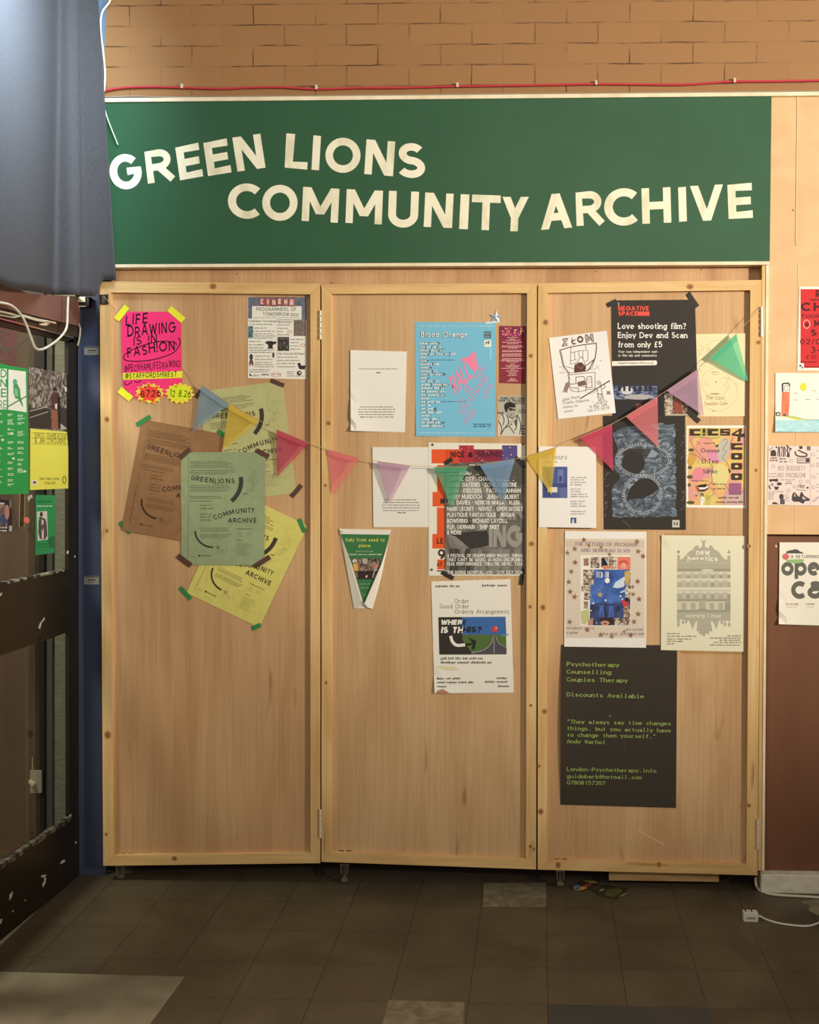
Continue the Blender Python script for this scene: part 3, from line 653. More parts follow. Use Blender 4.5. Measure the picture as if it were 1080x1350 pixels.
for ch, a, b, c in (
    ('G', c1(42, 580), c1(138, 566), c1(26, 474)), ('R', c1(150, 561), c1(234, 548), c1(137, 459)), ('E', c1(247, 548), c1(317, 534), c1(232, 446)), ('E', c1(332, 535), c1(403, 522), c1(317, 432)),
    ('N', c1(421, 520), c1(506, 508), c1(405, 417)), ('L', c1(562, 509), c1(632, 514), c1(569, 404)), ('I', c1(645, 514), c1(668, 516), c1(651, 410)), ('O', c1(684, 520), c1(790, 527), c1(691, 414)),
    ('N', c1(805, 527), c1(892, 534), c1(812, 422)), ('S', c1(904, 535), c1(987, 543), c1(912, 430)),
    ('C', c1(391, 661), c1(488, 664), c1(393, 554)), ('O', c1(496, 669), c1(603, 669), c1(496, 560)), ('M', c1(615, 669), c1(725, 675), c1(620, 566)), ('M', c1(748, 675), c1(858, 680), c1(752, 573)),
    ('U', c1(876, 688), c1(967, 691), c1(880, 578)), ('N', c1(985, 687), c1(1071, 691), c1(990, 583)), ('I', c2(12, 679), c2(38, 680), c2(17, 576)), ('T', c2(47, 681), c2(132, 684), c2(51, 577)),
    ('Y', c2(136, 686), c2(214, 686), c2(141, 584)), ('A', c2(255, 682), c2(348, 675), c2(252, 578)), ('R', c2(361, 675), c2(445, 669), c2(356, 570)), ('C', c2(444, 671), c2(543, 668), c2(441, 560)),
    ('H', c2(556, 664), c2(642, 660), c2(553, 559)), ('I', c2(665, 658), c2(688, 656), c2(662, 556)), ('V', c2(699, 657), c2(797, 652), c2(697, 552)), ('E', c2(812, 651), c2(884, 646), c2(808, 547))):
    letter(ch, a, b, c)

# ------------------------------------------------------------------ three plywood doors in pine frames
knot = mat('pine_knot', (146, 100, 60), .6)
steel = mat('zinc_hinge', (226, 220, 206), .35, .2)
plast = mat('clear_plastic', (96, 86, 70), .35)
def cupboard_door(label, out, inn, plym, hinges, knots, foot, seed):
    """out / inn: outer and inner corners TL TR BR BL of the frame"""
    (a, b, c, d), (e, f, g, h) = out, inn
    root = empty('cupboard_door', P((c[0] + d[0]) / 2, (c[1] + d[1]) / 2, .02), label, 'door', 'plywood cupboard doors under the green sign')
    p = MB(); k = 3
    p.slab([(e[0] - k, e[1] - k), (f[0] + k, f[1] - k), (g[0] + k, g[1] + k), (h[0] - k, h[1] + k)], PANEL, .008, plym)
    st = mat('staple', (60, 40, 28), .5)
    for q in (10, 20): p.slab([(h[0] + q, h[1] - 3), (h[0] + q + 6, h[1] - 3), (h[0] + q + 6, h[1] - 1.5), (h[0] + q, h[1] - 1.5)], PANEL - .001, .002, st)
    if seed == 3: p.slab([(841, 1094), (876, 1113), (876, 1114.5), (841, 1095.5)], PANEL - .0004, .001, mat('pale_scratch', (226, 190, 146), .6))
    p.build('panel', root)
    def member(nm, q, m, kn):
        mb = MB(); mb.slab(q, 0.0, .034, m)
        for x, y, r, s in kn:
            for rr, mm, dz in ((r * 1.5, mat('pine_knot_halo', (196, 150, 98), .6), .0003), (r, knot, .0006)):
                pts = [(x + rr * math.cos(t) * s, y + rr * math.sin(t)) for t in [2 * math.pi * i / 14 for i in range(14)]]
                mb.slab(pts, -dz, .0002 + dz, mm)
        mb.build(nm, root, bevel=0.0015)
    z = wood('pine_stile_%d' % seed, (226, 186, 126), (208, 164, 104), (236, 202, 146), 'Z', seed * 3.1)
    x = wood('pine_rail_%d' % seed, (226, 186, 126), (208, 164, 104), (236, 202, 146), 'X', seed * 5.3)
    kn = lambda t: [q[1:] for q in knots if q[0] == t]
    member('stile', [a, e, h, d], z, kn('L')); member('stile', [f, b, c, g], z, kn('R'))
    member('rail', [a, b, f, e], x, kn('T')); member('rail', [h, g, c, d], x, kn('B'))
    for hx, y0, y1 in hinges:
        hb = MB(); hx -= .8
        n = 5
        for i in range(n):
            za, zb = P(hx, y0 + (y1 - y0) * (i + .06) / n, -.0046), P(hx, y0 + (y1 - y0) * (i + .94) / n, -.0046)
            hb.cyl(za, zb - za, 0.0044, (zb - za).length, steel, 14)
        hb.build('hinge', root)
    fb = MB(); fx, fy = foot
    for dx in (-4.5, 4.5): fb.slab([(fx + dx - .8, fy), (fx + dx + .8, fy), (fx + dx * .9 + .8, fy + 12), (fx + dx * .9 - .8, fy + 12)], .012, .012, plast)
    fb.slab([(fx - 6, fy), (fx + 6, fy), (fx + 6, fy + 1.5), (fx - 6, fy + 1.5)], .008, .022, plast)
    q0 = P(fx - 4, fy + 12, .018); q1 = P(fx + 4, fy + 12, .018)
    r = .011; fb.cyl((q0.x, .03, r + .0005), (1, 0, 0), r, q1.x - q0.x, plast, 18)
    zt = P(fx, fy, .03).z; fb.box((q0.x + .006, .026, r), (q1.x - .006, .034, zt), plast)
    ft = fb.build('foot', root); ft['label'] = 'small clear plastic roller under the door'
    return root
ply1 = wood('plywood_rosy', (201, 159, 115), (188, 144, 100), (209, 170, 127), 'Z', 3.3, .8)
ply2_ = wood('plywood_pale', (206, 168, 123), (194, 154, 109), (214, 177, 133), 'Z', 6.1, .8)
ply3 = wood('plywood_warm', (208, 168, 122), (196, 153, 108), (216, 177, 133), 'Z', 8.7, .8)
cupboard_door('left plywood door in pine frame, with the pink notice and four overlapping archive posters',
    [(131.5, 371), (421.8, 374), (422, 1138), (136, 1141.5)], [(146, 385.5), (409, 388), (409, 1125), (149.5, 1128)], ply1,
    [(423.2, 409, 448), (423, 1067, 1105)], [('L', 141, 553, 3, .8), ('L', 142, 969, 4.2, .8), ('L', 141, 700, 2, .7), ('T', 281, 377.5, 3, 1.2), ('B', 230, 1132, 2.5, 1.2), ('L', 140, 1100, 2, .8)], (158, 1141), 1)
cupboard_door('middle plywood door in pine frame, with the sky blue line-up poster and tapered green leaflet',
    [(424, 375), (708, 373), (707, 1146.5), (424, 1136.5)], [(437, 387.5), (695, 386.5), (693.5, 1133), (437, 1124)], ply2_,
    [], [('L', 433, 558, 2.5, 1), ('L', 429, 640, 1.6, 1), ('R', 700, 469, 2.2, 1), ('R', 701, 717, 2.5, 1.2), ('R', 699, 800, 2, 1), ('R', 699.5, 1116, 2.2, .8), ('R', 704, 1119.5, 1.6, 1), ('R', 700, 930, 1.6, 1), ('L', 430, 900, 2, .7)], (454, 1140), 2)
cupboard_door('right plywood door in pine frame, with the green-on-black therapy poster low down',
    [(709.5, 373.5), (1004.3, 369), (999, 1154), (709, 1146.5)], [(722, 386), (989.5, 382.5), (984.5, 1140), (721.5, 1135)], ply3,
    [(1005, 404, 444), (1000, 1080, 1120)], [('L', 719.5, 425, 3, .9), ('L', 718, 938, 2.6, 1), ('L', 713, 1070, 3, .9), ('L', 711, 1010, 1.6, 1), ('R', 1000.5, 451.5, 2.2, 1.2), ('R', 988, 720, 2, 1), ('R', 987.5, 1062, 2.2, 1.1), ('R', 997, 620, 2, .8), ('B', 736, 1140.5, 3.4, .8), ('B', 869, 1140, 2.8, .9), ('T', 910, 378, 2.8, 1.3), ('L', 716, 801, 3, .9)], (739, 1148), 3)

# ------------------------------------------------------------------ dark curtain hung in front of the left wall
def curtain():
    # plan of the hanging edge, metres: along the side wall, round the corner, across the end of the sign
    A = PX(-90, 300, XL + .10); B = P(62, 300, -.17); C = P(96, 300, -.045); Dd = P(104, 300, -.025); E = P(133, 300, -.02)
    key = [(A.x, A.y), (B.x * .35 + A.x * .65 + .02, B.y * .35 + A.y * .65), (B.x, B.y), (C.x, C.y), (Dd.x + .005, Dd.y), (E.x, E.y)]
    base = catmull([Vector((x, y, 0)) for x, y in key], 10)
    top, rows = P(100, -70, 0).z, 40
    def hem(b, dx=0.0):                                                    # bottom edge: sags a little towards the corner, lifts over the door head
        d = ROT.transposed() @ (Vector((b.x + dx, b.y, 2.2)) - CAM); px = PPX + FPX * d.x / -d.z
        ks = [(-200, 360), (-20, 368), (0, 374), (12, 382), (50, 386.5), (100, 390), (128, 391), (131, 369.5), (300, 369.5)]
        for (xa, ya), (xb, yb) in zip(ks, ks[1:]):
            if xa <= px <= xb: return P(px, ya + (yb - ya) * (px - xa) / (xb - xa), b.y).z
        return P(px, 369.5, b.y).z
    mb = MB(); W = len(base); m = mottled('navy_black_cloth', [(0.3, (71, 69, 71)), (0.7, (79, 77, 79))], 120, (1, 1, 1), .9, .15)
    i = mb.mi(m)
    for r in range(rows + 1):
        f = r / rows
        for k, b in enumerate(base):
            t = k / (W - 1); z = top + (hem(b, max(0, (t - .68) / .32) * .058) - top) * f
            amp = .010 + .014 * f
            dx = amp * math.sin(t * 21 + f * 1.1) * (1 - .85 * (t > .8)); dy = amp * .6 * math.cos(t * 26 + f * .8) * (1 - .9 * (t > .8))
            px = b.x + dx; py = b.y + dy
            if t > .68:                                           # free edge leans to the right lower down
                px += (t - .68) / .32 * (-.020 + .078 * f ** 1.0)
            mb.v.append(Vector((px, py, z)))
    for r in range(rows):
        for k in range(W - 1):
            a = r * W + k; mb.f.append((a, a + 1, a + W + 1, a + W)); mb.m.append(i)
    o = mb.build('curtain', smooth=True)
    s = o.modifiers.new('cloth_thickness', 'SOLIDIFY'); s.thickness = .003
    tag(o, 'dark navy cloth curtain hanging over the left end of the sign', 'curtain')
curtain()

# ------------------------------------------------------------------ cables and small fittings
def cable(name, label, pts, r, col, cat='cable', extra=None):
    mb = MB(); mb.tube(pts, r, mat('cable_%d_%d_%d' % col, col, .45), 8)
    if extra: extra(mb)
    o = mb.build(name, smooth=True); return tag(o, label, cat)
o = cable('red_cable', 'thin red cable clipped along the brick wall above the sign', [P(x, y, .022) for x, y in ((133, 121), (160, 116), (200, 114.5), (240, 115.5), (290, 117), (330, 115.5), (370, 115), (418, 117.5), (470, 116), (520, 115.8), (560, 114.8), (604, 113.8), (660, 113), (720, 112), (786, 110.8), (840, 111.2), (900, 111.5), (940, 109), (968, 107.5), (1030, 107), (1100, 105.5))], .0042, (196, 62, 70))
for x, y in ((241, 113.5), (418, 115), (603.5, 112), (786, 109), (968, 106)):
    c = MB(); a = P(x, y, .03); c.cyl((a.x, .03, a.z), (0, -1, 0), .004, .014, mat('pale_cable_clip', (214, 196, 170), .5), 12); c.box((a.x - .004, .014, a.z - .012), (a.x + .004, .022, a.z + .004), mat('pale_cable_clip', (214, 196, 170), .5)); c.build('clip', o)
cable('white_cable', 'white cable bent round the left end of the brick wall', [P(x, y, .005) for x, y in ((150, -14), (144, 3), (134.5, 17), (132.6, 40), (136, 68), (138.4, 95), (137.5, 116), (134.5, 129))], .0038, (222, 216, 200))
cable('white_string', 'loose white thread hanging over the green sign at its left end', [P(x, y, -.012) for x, y in ((135.5, 134), (141, 154), (149, 175), (155.5, 191))], .0024, (196, 206, 190), 'string')
cable('grey_cable', 'thin grey wire lying along the ledge over the left half of the sign', [P(x, y, .0) for x, y in ((136, 128), (180, 127), (240, 128.6), (300, 128.2), (340, 127.8))], .002, (160, 152, 136))
cable('looped_cable', 'white cable drooping in a loop across the top of the black partition', [PX(x, y, XL + .05) for x, y in ((-30, 397), (0, 399), (15, 403), (26, 413), (34, 427), (41, 446), (47, 459), (56, 460.5), (68, 454), (80, 444), (87, 434), (88.6, 424), (89, 410), (89.8, 391))], .0042, (216, 206, 186))
cable('bundled_cables', 'bundle of pale wires pinned along the maroon beam', [PX(x, y, XL + .026) for x, y in ((-30, 406), (0, 411), (14, 414), (24, 417), (30, 416), (44, 420), (58, 423), (66, 424.5), (73, 426))], .004, (190, 174, 146),
      extra=lambda mb: (mb.tube([PX(x, y, XL + .03) for x, y in ((-30, 412), (0, 415.5), (18, 418.5), (28, 417), (50, 423), (66, 424))], .003, mat('cable_190_174_146', (190, 174, 146))), mb.slabx([(59, 422), (66, 423), (66, 427), (62, 429.5), (55, 429), (54, 426.5), (59, 427)], XL + .03, .01, mat('plaster_blob', (206, 190, 158), .9))))
def wires(mb):
    mm = mat('cable_172_160_140', (172, 160, 140), .5)
    mb.tube([P(x, y, .055) for x, y in ((101, 405), (102, 418), (105.5, 432))], .0028, mm); mb.tube([P(x, y, .058) for x, y in ((106, 432), (105, 444), (102.5, 456))], .0036, mm)
    mb.tube([P(x, y, .058) for x, y in ((104, 405), (99, 417), (92, 428))], .003, mm)
cable('dangling_wires', 'pale wires dropping from the small steel box on the blue wall', [P(x, y, .05) for x, y in ((104, 404), (103, 412), (98, 421), (93, 429))], .003, (172, 160, 140), extra=wires)
jb = MB(); bxm = mat('steel_box', (216, 210, 194), .3, .15)
jb.slab([(96, 391), (117, 391), (117, 404.5), (96, 404.5)], .045, .03, mat('black_box', (40, 38, 38), .5)); jb.slab([(98.5, 391.5), (112, 391.5), (112, 398), (98.5, 398)], .040, .006, bxm)
jb.slab([(96, 391), (97.2, 391), (97.2, 404.5), (96, 404.5)], .043, .004, bxm); jb.slab([(96, 403), (113, 403), (113, 404.5), (96, 404.5)], .043, .004, bxm)
tag(jb.build('junction_box'), 'small steel junction box high on the blue wall under the curtain', 'box')
lt = MB(); lt.slab([(131, 388.5), (142.5, 388), (142.5, 401.5), (131, 401.5)], -.003, .02, mat('black_latch', (44, 38, 34), .5))
lt.slab([(134, 390), (138, 390), (138, 400), (134, 400)], -.007, .005, mat('worn_latch_plate', (110, 100, 88), .4, .5))
tag(lt.build('latch'), 'black latch at the top left corner of the left plywood door', 'latch')
for y, nm in ((456.5, 'upper grey warning label on the blue wall'), (759, 'lower grey warning label on the blue wall')):
    sh = Sheet('warning_label', nm, 'label', [(111, y), (130.5, y), (130.5, y + 11.5), (111, y + 11.5)], (158, 152, 138), UY(.068), .001, group='labels on the blue wall', nu=2, nv=2)
    sh.rect(111.5, y + .4, 130, y + 2.2, (96, 90, 80)); sh.rect(115.5, y + 4.6, 126, y + 6.4, (84, 78, 70)); sh.bars(115, y + 9, 127, 1, 2, 1.0, (110, 104, 94), 3); sh.done()
sp = MB(); sp.slab([(39.5, 1016), (55, 1016), (55, 1045.5), (39.5, 1045.5)], YB - .03, .012, mat('socket_plate', (150, 143, 122), .5)); sp.slab([(42, 999), (43.4, 999), (43.4, 1016), (42, 1016)], YB - .028, .008, mat('socket_plate', (150, 143, 122), .5))
sp.slab([(37.5, 1029), (44, 1034), (44, 1037), (37.5, 1032)], YB - .05, .02, mat('white_switch', (210, 200, 176), .5)); tag(sp.build('wall_socket'), 'pale socket plate on the dark band beyond the lower glass pane', 'socket')
# plug and its flex on the floor
pl = empty('mains_plug', PZ(990, 1217), 'white mains plug lying pins up on the dark floor, with its flex', 'plug')
wp = mat('white_plug', (222, 216, 200), .4)
def plug():
    a, b = PZ(980.8, 1215.5), PZ(1000.3, 1217); w = b.x - a.x; d = .03; h = .032
    m = MB(); m.box((a.x, a.y, .0005), (a.x + w, a.y + d, h), wp); m.box((a.x + .008, a.y - .0006, .010), (a.x + w - .008, a.y + .001, .014), mat('plug_groove', (150, 142, 124), .5))
    m.box((a.x + .010, a.y - .0006, .014), (a.x + w - .012, a.y + .001, .0175), mat('plug_groove', (150, 142, 124), .5)); m.build('plug_body', pl, bevel=.004)
    pm = mat('brass_pin', (150, 128, 86), .35, .7); bk = mat('black_pin_sleeve', (30, 26, 22), .5)
    for q, hh in ((.008, .022), (w * .58, .020)):
        p = MB(); p.box((a.x + q - .002, a.y + .012, h), (a.x + q + .002, a.y + .016, h + hh * .5), bk); p.box((a.x + q - .002, a.y + .012, h + hh * .5), (a.x + q + .002, a.y + .016, h + hh), pm); p.build('pin', pl)
    f = MB(); f.tube([(a.x + w, a.y + .012, .018), (a.x + w + .012, a.y + .012, .015)] + [PZ(x, y, .004) for x, y in ((1010, 1212), (1024, 1216.5), (1042, 1219.5), (1060, 1221), (1072, 1219.5), (1084, 1214), (1100, 1200))], .0036, wp, 8); f.build('flex', pl, smooth=True)
plug()
fp = [P(996.5, 1157, .035), P(997, 1166, .02)] + [PZ(x, y, .005) for x, y in ((1000.5, 1172.5), (1009, 1177), (1022, 1179.5), (1042, 1181), (1062, 1182), (1084, 1183.5), (1110, 1185))]
cable('floor_cable', 'thick white cable running along the foot of the white skirting board', fp, .0048, (214, 206, 184))

# ------------------------------------------------------------------ papers on the left door
W_ = (236, 230, 214)
BLK = (52, 47, 42)
def corner(which, amp, k=.3):
    """one corner of the sheet lifting off the board"""
    fu = (lambda u: 1 - u) if which[1] == 'l' else (lambda u: u)
    fv = (lambda v: 1 - v) if which[0] == 't' else (lambda v: v)
    return lambda u, v: amp * max(0.0, (fu(u) + fv(v) - 2 + 2 * k) / (2 * k)) ** 2 if 0 <= u <= 1.2 else 0.0
def wave(amp, n=1.0, ph=0.0):
    return lambda u, v: amp * (0.5 + 0.5 * math.sin(v * n * 6.283 + ph)) * (abs(2 * u - 1)) ** 2
def bow(amp): return lambda u, v: amp * (2 * u - 1) ** 2
def both(*f): return lambda u, v: sum(g(u, v) for g in f)

PINK = mat('fluorescent_pink_card', (252, 58, 128), .7); HI = (238, 236, 60)
mk = (44, 22, 34)
s = Sheet('life_drawing_notice', 'fluorescent pink life drawing notice handwritten in black marker with yellow tape corners', 'notice',
          [(161, 411), (238.5, 410), (240, 521), (162, 525)], (252, 58, 128), off=.0026, base=PINK,
          cut=[(168.5, 411), (222, 411), (239, 424.5), (240.5, 520), (177, 526), (175, 521), (162, 510), (160, 420)])
s.text('LIFE', 165.5, 429, 195, 14, mk, w=.165, y1=426.5, slant=.18, lv=2, jit=.06, seed=1)
s.text('DRAWING', 168, 445, 232, 14.5, mk, w=.165, y1=438, slant=.16, lv=2, jit=.06, seed=2)
s.text('IS !N', 176, 455.5, 207, 11.5, mk, w=.15, y1=451, slant=.2, lv=2, jit=.05, seed=3)
s.text('FASH!ON', 168, 471, 231, 13, mk, w=.165, y1=461, slant=.14, lv=2, jit=.06, seed=4)
s.line([(233, 455), (231, 452), (222, 450), (208, 450.5), (190, 455), (175, 461), (165, 467), (163, 472), (168, 475.5), (182, 476.3), (200, 474.5), (220, 469), (231, 463), (237, 454), (237, 448), (234.5, 445)], 1.3, mk, 2, True)
s.text('@PECKHAMLIFEDRAWING', 164.5, 490.5, 238, 9, mk, w=.15, y1=483.5, slant=.14, lv=2, jit=.07, seed=5)
s.line([(165, 503), (164.5, 506), (167, 507.5), (171, 505.5), (174, 503)], 1.2, mk, 2, True); s.line([(177, 503), (182, 504), (186, 501.5)], 1.2, mk, 2, True)
s.tape((153.5, 421.5), (167.5, 404), 8.5, HI, name='yellow_tape'); s.tape((223, 406.5), (242, 422.5), 8.5, HI, name='yellow_tape'); s.tape((157.5, 513.5), (173, 526), 9, HI, name='yellow_tape')
s.tape((162, 496.3), (240.5, 493.6), 9, HI, off=.0008, name='yellow_strip', label='yellow paper strip with a handwritten address')
o = s.done()
# handwriting on the yellow strip
s2 = Sheet('handwriting', '', '', [(165, 490), (235, 488), (235, 500), (165, 502)], HI, off=.0040, cut=[(164.4, 492.6), (238.4, 490.4), (238.4, 497.2), (164.4, 499.6)], base=mat('tape_238_236_60', (238, 236, 60)))
s2.text('@STAFFORDSHIREST', 165, 499, 233, 7, mk, w=.16, y1=496.5, slant=.1, lv=1, jit=.06, seed=6)
k = s2.mb.build('handwriting', o)
def star_price(name, label, cx, cy, rx, ry, col, rimc, txt, x0, x1, y, n, seed, rot=0, slant=.1):
    r = random.Random(seed); pts = []; off = .0045
    for i in range(2 * n):
        t = math.radians(rot) + math.pi * i / n; k = (1.0 if i % 2 == 0 else .80) * r.uniform(.95, 1.05); pts.append((cx + rx * k * math.cos(t), cy + ry * k * math.sin(t)))
    s = Sheet(name, label, 'price star', [(cx - rx, cy - ry), (cx + rx, cy - ry), (cx + rx, cy + ry), (cx - rx, cy + ry)], col, off=off, cut=pts, base=mat('dayglo_%s' % name, rimc, .7), group='fluorescent price stars')
    inner = [(cx + (x - cx) * .80, cy + (y_ - cy) * .80) for x, y_ in pts]; s.poly(inner, mat('dayglo_fill_%d' % seed, col, .7), 1)
    for i in range(0, 2 * n, 2):
        a, b = pts[i], inner[i]
        s.poly([(a[0] * .8 + b[0] * .2, a[1] * .8 + b[1] * .2), inner[i - 1], inner[(i + 1) % (2 * n)]], mat('dayglo_fill_%d' % seed, col, .7) if i % 4 else ink((246, 226, 90)), 1)
    s.text(txt, x0, y, x1, 9, (40, 26, 22), w=.14, y1=y - 1.2 if seed == 1 else y + 1.5, slant=slant, lv=3, jit=.05, seed=seed); return s.done()
star_price('price_star', 'orange red price star with handwritten date on the pink notice', 197.5, 518.5, 20, 14.5, (252, 78, 60), (250, 214, 74), '8726', 185, 212, 524, 15, 1)
star_price('price_star', 'lime yellow price star with handwritten date beside the orange star', 237, 518.5, 20, 14.5, (226, 238, 40), (158, 214, 40), '12 8.26', 223.5, 251, 522.5, 15, 2, 8)

# cinema programme
s = Sheet('cinema_flyer', 'white and grey cinema programme flyer at the top right of the left plywood door', 'flyer', [(326.5, 391.5), (404, 393), (404, 500), (327, 498.5)], (238, 234, 222), off=.001)
s.local((322, 386), (412, 386), (322, 502), 1047, 1350)
gz = picture('flyer_dusk_grey', [(.3, (92, 98, 116)), (.55, (112, 116, 132)), (.75, (132, 134, 146))], 40)
s.rect(60, 66, 955, 420, gz, 1); s.rect(120, 205, 880, 412, (236, 232, 220), 2); s.rect(55, 395, 500, 420, (238, 234, 222), 2)
for i, ch in enumerate('CINEMA'):
    x = 236 + i * 91; y = 80 + 3 * (i % 3) * 2
    s.rect(x - 5, y - 5, x + 80, y + 118, (60, 52, 56), 2); s.rect(x, y, x + 76, y + 108, (178, 104, 96) if i < 5 else (214, 140, 128), 3); s.text(ch, x + (30 if ch == 'I' else 16), y + 92, x + (44 if ch == 'I' else 58), 76, (246, 228, 214), w=.2, lv=4, gap=0)
s.text('PROGRAMMERS OF', 185, 280, 800, 56, (56, 52, 50), w=.13); s.text('TOMORROW', 285, 356, 690, 56, (56, 52, 50), w=.13)
s.bars(710, 330, 840, 2, 26, 12, (110, 106, 100), 2); s.bars(140, 388, 850, 1, 20, 12, (120, 116, 110), 3, lo=1, tick=True)
s.text('Fundraiser Screenings', 72, 448, 495, 32, (70, 66, 62), w=.14); s.text('Workshops', 520, 460, 735, 32, (70, 66, 62), w=.14); s.text('Film Festival All-Dayer', 515, 948, 930, 32, (86, 62, 60), w=.14, slant=.2)
tk = (128, 122, 114)
for x0, y0, x1, n, sd in ((80, 492, 480, 1, 4), (155, 548, 370, 1, 5), (155, 596, 500, 1, 6), (155, 638, 480, 3, 7), (75, 755, 280, 1, 8), (75, 806, 320, 1, 9), (75, 850, 320, 1, 10), (75, 888, 490, 2, 11), (165, 980, 420, 1, 12), (165, 1030, 500, 1, 13), (165, 1076, 480, 3, 14), (80, 1188, 400, 2, 15),
                          (515, 500, 745, 1, 16), (515, 552, 690, 1, 17), (515, 602, 630, 1, 18), (515, 650, 710, 1, 19), (710, 722, 910, 1, 20), (710, 772, 860, 1, 21), (710, 822, 850, 1, 22), (710, 870, 865, 1, 23), (515, 996, 835, 1, 24), (515, 1046, 895, 1, 25), (515, 1092, 800, 1, 26), (515, 1142, 800, 1, 27), (660, 1218, 790, 2, 28), (660, 1284, 930, 1, 29)):
    s.bars(x0, y0, x1, n, 32, 17, tk, sd, lo=.85, tick=True)
s.rect(503, 420, 506, 1165, (170, 164, 152), 2)
s.rect(760, 422, 945, 662, picture('flyer_crowd', [(.3, (60, 50, 46)), (.5, (120, 106, 96)), (.7, (176, 160, 146))], 260, loc=(3, 0, 1)), 2)
s.rect(513, 690, 690, 892, picture('flyer_film_still', [(.5, (52, 48, 44)), (.6, (96, 92, 84)), (.7, (206, 204, 190))], 130, loc=(7, 2, 1)), 2); s.rect(513, 676, 690, 705, (96, 92, 84), 3)
s.rect(60, 512, 138, 696, picture('flyer_teal_still', [(.35, (50, 66, 72)), (.55, (96, 130, 136)), (.75, (206, 216, 214))], 160, loc=(1, 5, 1)), 2)
s.poly([(318, 768), (345, 742), (420, 738), (455, 752), (480, 742), (500, 760), (480, 784), (440, 800), (435, 830), (448, 858), (350, 858), (372, 830), (365, 795)], (60, 52, 50), 3)
s.ell(108, 985, 26, 48, (72, 58, 54), 3); s.poly([(88, 1030), (128, 1030), (145, 1085), (132, 1135), (108, 1080), (84, 1135), (74, 1085)], (120, 76, 72), 3); s.ell(448, 955, 17, 44, (70, 70, 72), 3)
s.poly([(815, 1074), (865, 1078), (872, 1115), (950, 1118), (925, 1176), (850, 1174), (828, 1130)], (64, 56, 52), 3)
s.ell(845, 1232, 38, 36, (60, 54, 50), 3); s.ell(852, 1228, 16, 14, (220, 214, 204), 4)
for x, y in ((700, 596), (896, 802)): s.arc(x, y, 32, 18, 0, 360, 8, (206, 112, 108), 3)
s.ell(98, 1262, 26, 12, (50, 46, 44), 3, rot=40); s.line([(140, 1280), (160, 1250), (175, 1282), (200, 1262), (232, 1278)], 7, (80, 76, 72), 3); s.text('CINEMA', 255, 1268, 380, 26, (56, 50, 48), w=.2); s.arc(490, 1255, 80, 34, 0, 360, 7, (206, 146, 138), 3); s.bars(430, 1262, 560, 1, 20, 26, (206, 146, 138), 31, lo=1, tick=True)
s.done()

